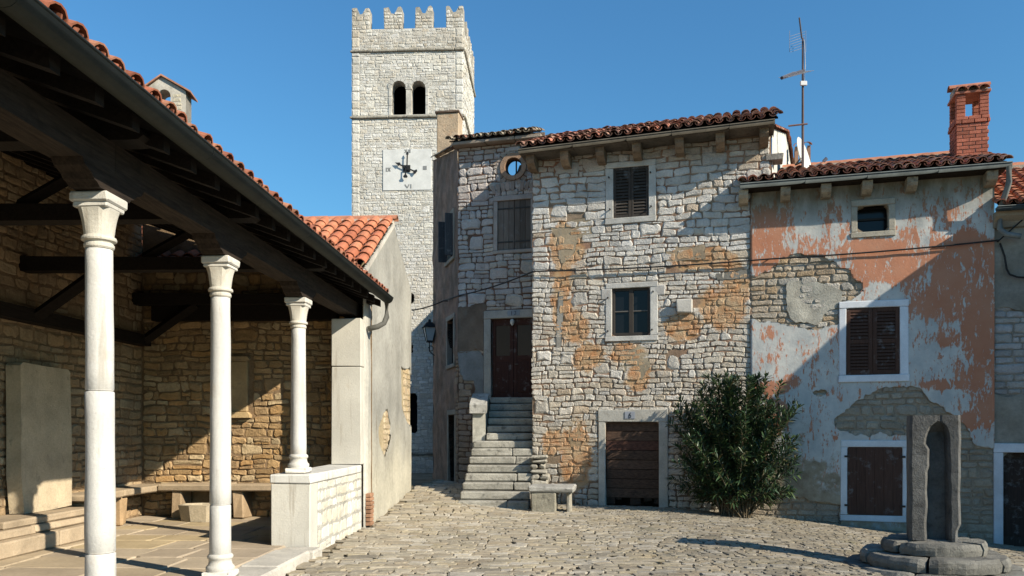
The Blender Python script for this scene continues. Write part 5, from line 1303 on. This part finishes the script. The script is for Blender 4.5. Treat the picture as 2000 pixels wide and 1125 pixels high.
    def course(z, a0, a1, out, hh=.062, name='brick', two=True):
        x = a0 - (.0 if row % 2 else .11)
        fr = []
        while x < a1 - .01:
            p, q = max(x, a0), min(x + .215, a1); x += .222
            if q - p > .03: fr.append((p, q))
        for face in ((0, 1) if two else (0,)):
            for p, q in fr:
                cc = jc((.40, .135, .085), rng, .75, 1.12)
                if face == 0: MB().box(Wc.T, p + .004, q - .004, -.09, out + rng.uniform(-.003, .003), z, z + hh, cc, ch=.004, jit=.002, rng=rng).build(name, 'brick', ch)
                else: MB().box(lambda d, u, zz: Wc.T(u, -d, zz), p + .10 - u0 if p == a0 else p + .004, q - .004, u0 - out, u0 + .08, z, z + hh, cc, ch=.004).build(name, 'brick', ch)
    while z < zm - .03: course(z, u0, u1, 0.0); z += .072; row += 1
    course(z, u0 - .02, u1 + .02, .025); z += .072; row += 1
    course(z, u0 - .01, u1 + .01, .015); z += .072; row += 1
    z0 = z
    while z < zt_: 
        for a, b2 in ((u0, u0 + .16), (u1 - .16, u1)):
            for d0, d1 in ((-.11, 0), (-wd, -wd + .11)):
                MB().box(Wc.T, a + .002, b2 - .002, d0, d1, z, z + .062, jc((.40, .135, .085), rng, .75, 1.1), ch=.004).build('brick', 'brick', ch)
        z += .072
    MB().box(Wc.T, u0 - .03, u1 + .03, -wd - .03, .03, z, z + .05, (.36, .14, .09), ch=.006).build('cap_slab', 'brick', ch)
    zc = z + .05; vup = Vector((0, 0, 1))
    for sgn in (1, -1):
        for k in range(3):
            P = Wc.T(lerp(u0, u1, (k + .5) / 3), -wd / 2 + sgn * (wd / 2 + .07), zc + .0); dv = Vector((-Wc.n.x * sgn, -Wc.n.y * sgn, .42)).normalized()
            MB().add(*tile(P, Vector((Wc.e.x, Wc.e.y, 0)), dv, vup, .40, .21, (.42, .17, .11), True)).build('cap_tile', 'tile', ch)
    MB().add(*tile(Wc.T(u0 - .08, -wd / 2, zc + .15), Vector((Wc.n.x, Wc.n.y, 0)), Vector((Wc.e.x, Wc.e.y, 0)), vup, wd + .16, .22, (.44, .18, .11), True, r1=1.0)).build('cap_ridge_tile', 'tile', ch)
    MB().prism(lambda u, d, z: Wc.T(u, d, z), [(u0 - .02, zc), (u1 + .02, zc), (u1 + .02, zc + .12), (u0 - .02, zc + .12)], -wd * .75, -wd * .25, (.4, .34, .27)).build('cap_mortar', 'mortar', ch)
    MB().box(Wc.T, u0 - .03, u1 + .03, -wd - .02, .035, zb - .12, zb - .02, (.26, .30, .33), ch=.006).build('flashing', 'metal', ch)
red_house()

# ------------------------------------------------------------------ stone house at the right edge
def edge_house():
    rng = random.Random(404)
    H = root('edge_house', 'low grey stone house with bright orange tiles and a white door frame at right edge', 'house', W.T(10, -2, -.5))
    U0, U1 = W.pix(1941, 700)[0] + .005, 11.4; ZE = W.pix(1960, 418)[1]; D0 = -.04
    T = lambda u, d, z: W.T(u, d + D0, z)
    do, di = W.rect(1940, 866, 2060, 1075), W.rect(1959, 884, 2045, 1075)
    mort = lambda u, z: mixc((.26, .23, .19), (.33, .29, .24), clamp(.5 + nz(u * 2, z * 2)))
    wall = sheet(T, U0, U1, -1.0, ZE, .12, lambda u, z: -sdrect(di, u, z), 0, .2, mort).build('wall', 'mortar', H)
    body(T, U0 + .01, U1, -1, ZE, 4.5, H, (.4, .36, .3))
    ps = []; zl, zh = W.pix(1970, 770)[1], W.pix(1970, 590)[1]
    for R in lay(rng, U0, U1, zl, zh, h=(.1, .22), w=(.2, .5), split=.15, ops=[do]):
        ps.append(piece(T, R, rng, gap=.018, dep=.022, var=.007, rough=.16, col=jc(rng.choice([(.45, .43, .42), (.42, .40, .38), (.47, .45, .42)]), rng, .85, 1.1)))
    emit(ps, wall, 'stone', 'stone', 'small_stones', 100)
    f = lambda u, z: max(z - zh + .12 * nz(u * 3, z * 3) + .1, zl - z + .12 * nz(u * 4, z * 3), ) if sdrect(do, u, z) < .02 else -1
    sheet(T, U0, U1, -1.0, ZE - .2, .06, f, .035, .04, lambda u, z: mixc((.34, .31, .26), (.26, .235, .19), clamp(.5 + nz(u * 3, z * 3))), .03).build('rough_render', 'plaster', wall)
    stone_frame(T, (do[0], do[1], -1, do[3]), (di[0], di[1], -1, di[3]), H, rng, (.64, .66, .70), d=.07, m='paint', name='door_frame'); reveal(T, di, .3, H, (.03, .025, .02))
    lf = MB().box(T, di[0], di[1], -.14, -.11, -.9, di[3], (.05, .035, .028)).build('door', 'wood_shutter', H)
    for k in range(3): MB().box(T, di[0] + .07, di[0] + .5, -.11, -.095, di[3] - .55 - k * .5, di[3] - .12 - k * .5, (.045, .03, .024), ch=.012).build('panel', 'wood_shutter', lf)
    pr = [(0, ZE - .28), (.10, ZE - .26), (.14, ZE - .16), (.26, ZE - .08), (.28, ZE), (0, ZE)]
    MB().prism(lambda a, b2, z: T(U0 - .03 + b2, a, z), pr, 0, U1 - U0, (.34, .28, .21)).build('cornice', 'cut_stone', H)
    gutter(T, U0 - .05, U1, ZE + .05, ZE + .05, .36, H, (.10, .115, .115), r=.07)
    c = Vector((W.e.x, W.e.y, 0)); s = Vector((-W.n.x, -W.n.y, math.tan(math.radians(30))))
    pal = lambda r, i, j: jc(r.choice([(.48, .18, .095), (.50, .21, .12), (.42, .15, .085)]), r, .75, 1.1)
    tiled_roof(rng, T(U0 + .03, .32, ZE + .08), c, s, 11, 12, pal, H, dx=.2, dy=.2, w=.185, jit=.006, limit=140)
    rp = T(U0 + .03, .32, ZE + .10) + s.normalized() * 2.42
    MB().box(lambda u, d, z: rp + c * u + Vector((W.n.x, W.n.y, 0)) * d + Vector((0, 0, z)), 0, 2.4, -.1, .14, -.06, .06, (.48, .42, .34)).build('ridge_mortar', 'plaster', H)
    for k in range(5): MB().add(*tile(rp + c * (k * .45) + Vector((0, 0, .06)), s.normalized(), c, Vector((0, 0, 1)), .49, .24, (.46, .19, .11), True, r0=.92, r1=1)).build('ridge_tile', 'tile', H)
edge_house()

# neighbouring house just outside the picture at the right, whose gable shades the red house
def neighbour():
    H = root('neighbour_house', 'plain gabled house outside the right edge that shades the plaza corner', 'house', (12.5, 13.5, -.6))
    X0, X1 = 10.35, 15.5
    pr = [(12.35, -1), (16.3, -1), (16.3, 5.4), (14.3, 6.52), (13.05, 6.40), (12.55, 6.06), (12.35, 5.8)]
    MB().prism(lambda y, x, z: Vector((x, y, z)), pr, X0, X1, (.45, .40, .33)).build('wall', 'plaster', H)
    MB().prism(lambda y, x, z: Vector((x, y, z)), [(12.26, 5.66), (12.55, 6.08), (13.05, 6.42), (14.3, 6.54), (16.5, 5.3), (16.5, 5.42), (14.3, 6.6), (13.0, 6.47), (12.48, 6.12), (12.18, 5.72)], X0 - .05, X1 + .1, (.42, .16, .09)).build('roof', 'tile', H)
neighbour()
def rear_shade_house():  # unseen house, added and sized to cast shade on the tower foot
    H = root('rear_shade_house', 'unseen gabled house added behind the stone wing to shade the tower foot', 'house', (4.5, 25.5, 0))
    pr = [(23.6, -.5), (27.2, -.5), (27.2, 7.6), (25.4, 8.45), (23.6, 7.6)]
    MB().prism(lambda y, x, z: Vector((x, y, z)), pr, 1.2, 7.5, (.42, .38, .32)).build('wall', 'plaster', H)
    MB().prism(lambda y, x, z: Vector((x, y, z)), [(23.4, 7.53), (25.4, 8.47), (27.4, 7.53), (27.4, 7.63), (25.4, 8.58), (23.4, 7.63)], 1.1, 7.6, (.40, .16, .09)).build('roof', 'tile', H)
rear_shade_house()

# ------------------------------------------------------------------ outside stairs
def stairs():
    rng = random.Random(66)
    Wst = Wall(-.38, 15.95, -3.0)
    H = root('outside_stairs', 'worn grey stone outside staircase climbing to the raised wing door', 'stairs', Vector((-.38, 17, 0)))
    h, tr = .168, .235
    for i in range(14):
        y = -i * tr
        if i < 8: a, b2 = lerp(-.70, -.56, i / 7), lerp(.72, .80, i / 7)
        else: a, b2 = -.30, .80 + .02 * (i - 8)
        if i in (1, 3, 5): b2 += rng.uniform(-.02, .04)
        n = 2 if (i < 8 and i % 3 != 1) else 1
        k = rng.uniform(.85, 1.08); c = tuple(q * k for q in (.37, .35, .30))
        xs = [a, b2] if n == 1 else [a, lerp(a, b2, rng.uniform(.6, .8)), b2]
        for p, q in zip(xs, xs[1:]):
            MB().box(Wst.T, p + .004, q - .004, y - tr - .06, y + .015, i * h + .012 if i else -.12, (i + 1) * h, c, ch=.022, jit=.009, rng=rng).build('step', 'weathered_stone', H)
    # core under the steps
    pr = [(.1, -.2)] + [(-tr * i - .06, h * i) for i in range(14)] + [(-3.4, h * 13), (-3.4, -.2)]
    MB().prism(lambda d, u, z: Wst.T(u, d - .12, z), pr, -.54, .74, (.25, .22, .18)).build('stair_core', 'mortar', H)
    # landing
    MB().box(Wst.T, -.30, .95, -3.9, -3.33, 2.2, 14 * h - .006, (.33, .31, .27), ch=.015).build('landing', 'weathered_stone', H)
    # parapet on the lane side with a sloping cap
    pa = MB(); prf = [(-1.95, .9), (-3.35, .9), (-3.35, 2.36), (-1.95, 2.0)]
    pa.prism(lambda d, u, z: Wst.T(u, d, z), prf, -.60, -.32, (.44, .42, .36)); pa.build('stair_parapet', 'plaster', H)
    MB().prism(lambda d, u, z: Wst.T(u, d, z), [(-1.86, 1.95), (-1.86, 2.14), (-2.05, 2.24), (-2.55, 2.42), (-2.55, 2.20), (-1.95, 2.01)], -.66, -.28, (.40, .385, .35)).build('parapet_cap', 'weathered_stone', H)
    # masonry stub beside the lower steps
    S = root('masonry_stub', 'short rough stone stub wall beside the staircase and stone bench', 'wall', Wst.T(1.0, -.8, 0))
    z = 0.05; k = 0
    while z < 1.0:
        hh = rng.uniform(.09, .17) if z < .8 else rng.uniform(.07, .1)
        w0, w1 = .73, 1.14 - .08 * z + rng.uniform(-.03, .03)
        xm = lerp(w0, w1, rng.uniform(.4, .6))
        for p, q in ((w0, xm), (xm, w1)) if (k % 2 == 0 and z < .8) else ((w0, w1),):
            MB().box(Wst.T, p + .005, q - .005, -1.25, -.50 + rng.uniform(-.06, .03) - .15 * z, z, z + hh - .008, jc((.38, .35, .29), rng, .8, 1.1), ch=.03, jit=.02, rng=rng).build('stone', 'weathered_stone', S)
        z += hh; k += 1
    # bench
    B = root('stone_bench', 'rough stone slab bench on a block beside the steps', 'bench', Wst.T(1.15, .3, 0))
    Wb = Wall(*Wst.T(.74, .42, 0).xy, -8)
    MB().box(Wb.T, -.02, .86, -.62, .03, .37, .50, (.36, .345, .31), ch=.03, jit=.02, rng=rng).build('seat_slab', 'weathered_stone', B)
    MB().box(Wb.T, .03, .50, -.5, .0, -.08, .368, (.35, .32, .25), ch=.02, jit=.012, rng=rng).build('support_block', 'weathered_stone', B)
    MB().box(Wb.T, .70, .78, -.55, -.15, -.08, .368, (.36, .33, .27), ch=.015, jit=.01, rng=rng).build('support_slab', 'weathered_stone', B)
stairs()

# ------------------------------------------------------------------ old stone pillar on a stepped round base
def pillar():
    rng = random.Random(909)
    cx, cy = 5.12, 9.78; g = gz(cx, cy)
    Wp = Wall(cx, cy, -22)
    B = root('round_steps', 'stepped round base of grey weathered stone blocks under the broken pillar', 'stone base', (cx, cy, g - .1))
    def ringstones(r0, r1, z0, z1, cuts):
        for a, b2 in zip(cuts, cuts[1:]):
            a_, b_ = math.radians(a) + rng.uniform(.012, .03) / r1, math.radians(b2) - rng.uniform(.012, .03) / r1; n = 10; vs = []; fs = []
            k = rng.uniform(.8, 1.15); rr = r1 * rng.uniform(.965, 1.03); zz = z1 + rng.uniform(-.022, .008)
            mid = (a_ + b_) / 2; half = (b_ - a_) / 2; sd = rng.uniform(0, 50)
            for j in range(n + 1):
                t = lerp(a_, b_, j / n); e = 1 + .03 * nz(t * 5, z0 * 5, sd)
                e *= lerp(1, min(1.0, math.cos(half * .8) / max(.3, math.cos((t - mid) * .8))), .35)      # blocks cut straighter than the circle
                edge = min(j, n - j); e *= 1 - (.05 if edge == 0 else .012 if edge == 1 else 0); dz = -.03 if edge == 0 else 0
                for r, z in ((r0, z0), (rr * e * .985, z0), (rr * e * (1.0 + .012 * nz(t * 9, 3, sd)), lerp(z0, zz, .45)), (rr * e * .992, zz - .04 + dz), (rr * e * .95, zz + dz * .6), (r0, zz)):
                    vs.append(Vector((cx + r * math.cos(t), cy + r * math.sin(t), z + .012 * nz(t * 7, r * 6, z + sd))))
            for j in range(n):
                for q in range(6): fs.append((6 * j + q, 6 * j + (q + 1) % 6, 6 * j + 6 + (q + 1) % 6, 6 * j + 6 + q))
            fs += [tuple(range(6)), tuple(range(6 * n, 6 * n + 6))]
            MB().add(vs, fs, tuple(q * k for q in (.20, .19, .165))).build('step_block', 'weathered_stone', B)
    ringstones(.45, 1.05, g - .2, -.04, [-172, -130, -75, -20, 40, 100, 150, 188])
    ringstones(.40, .83, -.038, .12, [-185, -122, -52, -10, 60, 120, 175])
    ringstones(.10, .58, .122, .275, [-192, -160, -48, 5, 80, 140, 168])
    P = root('stone_pillar', 'dark broken stone pillar with a hollow arched niche on round steps', 'pillar', (cx, cy, .275))
    # body: U-shaped in plan, jambs with uneven inner edges, arched head
    zb, zt = .268, 1.765; hw = .272; dp = .25
    mb = MB(); rows = 22; vs = []; fs = []
    prof = []
    for j in range(rows + 1):
        z = lerp(zb, zt, j / rows); f = j / rows
        li = -.085 + .025 * nz(1, z * 3.5) + (.025 if .55 < f < .75 else 0); ri = .145 + .025 * nz(5, z * 4) + (.015 if f < .15 else 0)
        if f > .74: k = math.sqrt(max(0, 1 - ((f - .74) / .20) ** 2)) if f < .94 else 0; li, ri = lerp(.025, li, k) - .015 * k, lerp(.05, ri, k)
        head = 1 if f > .90 else 0
        lo = -hw + .012 * nz(2, z * 3) ; ro = hw + .015 * nz(8, z * 3) - (.03 if f < .12 else 0)
        dn = .17 if f < .88 else lerp(.17, .012, clamp((f - .88) / .06))
        dL, dR = dp + .016 * nz(3, z * 5), dp + .016 * nz(6, z * 5)
        ring = [(lo, -dp + .02), (lo, dL - .04), (lo + .03, dL), (li - .025, dL - .005), (li, dL - min(.045, dn)), (lerp(li, ri, .12), dL - dn), (lerp(li, ri, .88), dL - dn), (ri, dR - min(.045, dn)), (ri + .025, dR - .005), (ro - .03, dR), (ro, dR - .04), (ro, -dp + .02), (ro - .06, -dp), (lo + .06, -dp)]
        vs += [Wp.T(x, y, z) for x, y in ring]
    m = 14
    for j in range(rows):
        for k in range(m): fs.append((j * m + k, j * m + (k + 1) % m, (j + 1) * m + (k + 1) % m, (j + 1) * m + k))
    fs += [tuple(range(m)), tuple(range(rows * m, rows * m + m))]
    mb.add(vs, fs, (.125, .122, .115)); mb.build('shaft', 'weathered_stone', P)
    MB().box(Wp.T, -.26, .28, -.22, .21, .24, .275, (.16, .155, .145), ch=.01, jit=.008, rng=rng).build('footing', 'weathered_stone', P)
pillar()

# ------------------------------------------------------------------ oleander
def oleander():
    rng = random.Random(12)
    cx, cy = W.T(W.pix(1437, 1000)[0], .72, 0).xy; g = gz(cx, cy)
    H = root('oleander_bush', 'tall dark green oleander bush growing against the house walls', 'bush', (cx, cy, g))
    st = MB(); lf = MB(); nst = 0
    ex = Vector((W.e.x, W.e.y, 0)); en = Vector((W.n.x, W.n.y, 0)); up = Vector((0, 0, 1)); base = Vector((cx, cy, g))
    def shade():
        k = rng.uniform(.6, 1.35); return tuple(q * k for q in rng.choice([(.022, .050, .022), (.030, .062, .024), (.018, .042, .024), (.048, .082, .028), (.065, .098, .032), (.10, .085, .035) if rng.random() < .25 else (.03, .06, .025)]))
    def leaf(p, d, l, w):
        d = d.normalized(); s = d.cross(up + Vector((rng.uniform(-.5, .5), rng.uniform(-.5, .5), 0)))
        if s.length < .05: s = ex.copy()
        s.normalize(); n = s.cross(d); droop = Vector((0, 0, -.25 * l * rng.random()))
        m1, m2 = p + d * l * .4, p + d * l * .75 + droop * .4; t = p + d * l + droop
        vs = [p, m1 + s * w + n * w * .35, m2 + s * w * .8 + n * w * .3, t, m2 - s * w * .8 + n * w * .3, m1 - s * w + n * w * .35, m1, m2]
        lf.add(vs, [(0, 1, 6), (1, 2, 7, 6), (2, 3, 7), (0, 6, 5), (6, 7, 4, 5), (7, 3, 4)], shade())
    # outline of the bush: radius along the wall for each height
    def rad(z, a):
        e = 1.26 * math.sqrt(max(.05, 1 - ((z - 1.12) / 1.72) ** 2)); return e * (1 + .30 * nz(math.cos(a) * 1.7, math.sin(a) * 1.7, z * 1.3))
    for k in range(215):
        a = rng.uniform(0, 2 * math.pi); zt = g + 2.68 * rng.uniform(.06, 1.0) ** .8
        R = rad(zt - g, a) * rng.uniform(.35, 1.08) ** .7
        tip = base + ex * math.cos(a) * R + en * math.sin(a) * R * .52 + up * (zt - g)
        if zt - g > 2.0: tip += ex * rng.uniform(-.15, .12)
        p0 = base + ex * rng.uniform(-.28, .28) + en * rng.uniform(-.18, .18); mid = p0.lerp(tip, .5) + up * .22
        pts = [((1 - t) ** 2) * p0 + 2 * t * (1 - t) * mid + t * t * tip for t in [i / 8 for i in range(9)]]
        st.tube(pts, [.014 - .0013 * i for i in range(9)], 5, (.13, .10, .06), cap=False)
        # leafy ends and side shoots
        ln = (tip - p0).length; n = int(ln * .72 / .048); dirv = (pts[-1] - pts[-2]).normalized()
        for i in range(n):
            t = 1 - .72 * (i / n) ** 1.05; idx = min(int(t * 8), 7); q = pts[idx].lerp(pts[idx + 1], t * 8 - idx); dv = (pts[idx + 1] - pts[idx]).normalized()
            rot = rng.uniform(0, 6.28); s1 = dv.cross(up + ex * .3).normalized(); s2 = dv.cross(s1)
            for j in range(3):
                b2 = rot + j * 2.09 + rng.uniform(-.3, .3); out = s1 * math.cos(b2) + s2 * math.sin(b2)
                leaf(q, dv * rng.uniform(.35, .8) + out * rng.uniform(.6, 1.0), rng.uniform(.12, .20), rng.uniform(.013, .020))
        for i in range(6): leaf(tip, dirv + Vector((rng.uniform(-.6, .6), rng.uniform(-.6, .6), rng.uniform(-.2, .5))), rng.uniform(.11, .18), .014)
    st.build('stems', 'wood_shutter', H, smooth=True); lf.build('crown', 'oleander_leaf', H)
oleander()

# ------------------------------------------------------------------ cables, lantern, antenna, dish
def small_things():
    rng = random.Random(7)
    blk = (.012, .012, .012)
    def sag(a, b2, s, n=14): return [a.lerp(b2, i / n) + Vector((0, 0, -s * 4 * (i / n) * (1 - i / n))) for i in range(n + 1)]
    c1 = Vector((*[WG.T(WG.pix(803, 606)[0], .03, 0).x, WG.T(WG.pix(803, 606)[0], .03, 0).y], WG.pix(803, 606)[1]))
    u, z = WS.pix(873, 588); c2 = WS.T(u, .10, z)
    u, z = WW.pix(897, 577, .08); c3 = WW.T(u, .08, z)
    u, z = W.pix(1042, 530, .08); c4 = W.T(u, .08, z)
    u, z = W.pix(1500, 506, .09); c5 = W.T(u, .09, z)
    u, z = W.pix(1952, 469, .10); c6 = W.T(u, .10, z)
    C = root('overhead_cable', 'thin black cable strung along the house fronts across the lane', 'cable', c4)
    for a, b2, s in ((c1, c2, .03), (c2, c3, .0), (c3, c4, .05), (c4, c5, .04), (c5, c6, .03)): MB().tube(sag(a, b2, s), .016, 6, blk).build('cable_span', 'iron', C)
    for c, T_ in ((c2, WS), (c3, WW), (c4, W), (c5, W), (c6, W)): MB().tube([c, c - Vector((T_.n.x, T_.n.y, 0)) * .12], .014, 6, blk).build('wall_hook', 'iron', C)
    e = W.T(W.pix(2030, 400, .1)[0], .1, W.pix(2030, 400, .1)[1]); MB().tube(sag(c6, e, .0), .014, 6, blk).build('cable_span', 'iron', C)
    d = [W.T(*(lambda q: (q[0], .06, q[1]))(W.pix(x, y, .06))) for x, y in ((1953, 475), (1962, 500), (1966, 525), (1972, 536), (1986, 541), (2010, 543))]
    MB().tube(d, .018, 6, blk).build('cable_drop', 'iron', C)
    # street lantern on the lane wall, bracket and cage
    u, z = WS.pix(847, 640); P = WS.T(u, .0, z)
    u = 3.2; zc = WS.pix(848, 652)[1]; T = lambda x, y, zz: WS.T(u + x, .14 + y, zz)
    H = root('wall_lantern', 'black iron street lantern on a scrolled bracket on the lane wall', 'lantern', WS.T(u, 0, zc - .5))
    sq = lambda r, zz: [T(-r, -r, zz), T(r, -r, zz), T(r, r, zz), T(-r, r, zz)]
    mb = MB(); vs = sq(.20, zc + .17) + sq(.10, zc + .30) + sq(.04, zc + .33) + sq(.03, zc + .40); mb.add(vs, [(4 * j + k, 4 * j + (k + 1) % 4, 4 * j + 4 + (k + 1) % 4, 4 * j + 4 + k) for j in range(3) for k in range(4)] + [(0, 1, 2, 3), (12, 13, 14, 15)], blk); mb.build('lantern_roof', 'iron', H)
    mb = MB()
    for sx, sy in ((-1, -1), (1, -1), (1, 1), (-1, 1)): mb.tube([T(sx * .16, sy * .16, zc + .17), T(sx * .08, sy * .08, zc - .22)], .012, 4, blk)
    mb.add(sq(.085, zc - .25) + sq(.085, zc - .21), [(0, 1, 2, 3), (4, 5, 6, 7), (0, 1, 5, 4), (1, 2, 6, 5), (2, 3, 7, 6), (3, 0, 4, 7)], blk); mb.build('cage', 'iron', H)
    mb = MB(); mb.add(sq(.075, zc - .20) + sq(.15, zc + .165), [(0, 1, 5, 4), (1, 2, 6, 5), (2, 3, 7, 6), (3, 0, 4, 7)], (.55, .56, .55)); mb.build('glass_panes', 'paint', H)
    mb = MB(); mb.tube([WS.T(u, 0, zc - .62), WS.T(u, .14, zc - .5), WS.T(u, .14, zc - .25)], .016, 6, blk)
    mb.tube([WS.T(u, .10 + .07 * math.cos(a), zc - .42 + .07 * math.sin(a)) for a in [i * .52 for i in range(12)]], .010, 5, blk); mb.build('bracket', 'iron', H)
    # television antenna mast
    Y = 16.6; X = (1568 - CX) / F * Y; zz = lambda py: EYE + (838 - py) / F * Y; xx = lambda px: (px - CX) / F * Y
    A = root('antenna_mast', 'thin television antenna mast with two aerials above the roofs', 'antenna', (X, Y, zz(320)))
    mc = (.10, .075, .075)
    MB().tube([Vector((X, Y, zz(330))), Vector((X, Y, zz(215))), Vector((X, Y, zz(75)))], [.03, .026, .02], 8, mc).build('mast', 'metal', A, smooth=True)
    MB().tube([Vector((X + .02, Y - .03, zz(80))), Vector((X + .04, Y - .03, zz(130))), Vector((X + .02, Y - .03, zz(165)))], .008, 5, (.5, .5, .5)).build('coax', 'metal', A)
    MB().box(world_T, X - .07, X + .07, Y - .06, Y - .02, zz(169), zz(160), (.6, .6, .6), ch=.01).build('amplifier_box', 'paint', A)
    a, b2 = Vector((xx(1511), Y - .5, zz(173))), Vector((X + .03, Y + .05, zz(136)))
    bo = MB().tube([a, b2], .036, 6, (.07, .07, .09)).build('boom', 'metal', A)
    for k in range(9):
        p = a.lerp(b2, .1 + .1 * k); ev = Vector((.55, -.2, -.05)); l = lerp(.35, .6, k / 8)
        MB().tube([p - ev * l * .5, p + ev * l * .7], .005, 4, (.4, .4, .42)).build('element', 'metal', bo)
    a, b2 = Vector((xx(1551), Y - .3, zz(49))), Vector((X - .02, Y, zz(75)))
    bo = MB().tube([a, b2], .016, 6, (.12, .12, .14)).build('boom', 'metal', A)
    for k in range(7):
        z = lerp(zz(88), zz(57), k / 6); MB().tube([Vector((xx(1547), Y + .1, z - .1)), Vector((xx(1579), Y + .2, z + .05))], .004, 4, (.30, .31, .35)).build('reflector_rod', 'metal', bo)
    for px in (1547, 1579): MB().tube([Vector((xx(px), Y + .15, zz(95))), Vector((xx(px), Y + .15, zz(53)))], .005, 4, (.30, .31, .35)).build('reflector_rod', 'metal', bo)
    MB().tube([Vector((xx(1540), Y, zz(246))), Vector((xx(1576), Y - .03, zz(243)))], .018, 6, (.2, .12, .1)).build('stay', 'metal', A)
    # satellite dish seen from the side
    D = root('satellite_dish', 'white satellite dish seen edge on behind the antenna mast', 'dish', (xx(1578), Y + .3, zz(325)))
    mb = MB(); vs = []; fs = []; c = Vector((xx(1578), Y + .3, zz(297))); ax = Vector((.78, -.58, .22)).normalized(); s1 = ax.cross(Vector((0, 0, 1))).normalized(); s2 = s1.cross(ax)
    for j in range(6):
        r = .40 * j / 5
        for k in range(24):
            t_ = 2 * math.pi * k / 24; vs.append(c + (s1 * math.cos(t_) + s2 * math.sin(t_) * 1.05) * r + ax * (r * r * .55 - .05))
    for j in range(5):
        for k in range(24): fs.append((j * 24 + k, j * 24 + (k + 1) % 24, j * 24 + 24 + (k + 1) % 24, j * 24 + 24 + k))
    mb.add(vs, fs, (.62, .62, .58)); mb.build('reflector', 'paint', D, smooth=True)
    tip = Vector((xx(1612), Y + .1, zz(312))); MB().tube([c - s2 * -.0 + Vector((0, 0, -.35)), tip], .010, 5, (.5, .5, .5)).build('feed_arm', 'metal', D)
    MB().tube([tip, tip + Vector((.06, -.02, .06))], .035, 8, (.15, .16, .2)).build('receiver', 'paint', D)
    MB().tube([c - ax * .04, c - ax * .15 - Vector((0, 0, .1)), Vector((X, Y, zz(315)))], .02, 6, (.15, .15, .15)).build('arm', 'metal', D)
small_things()
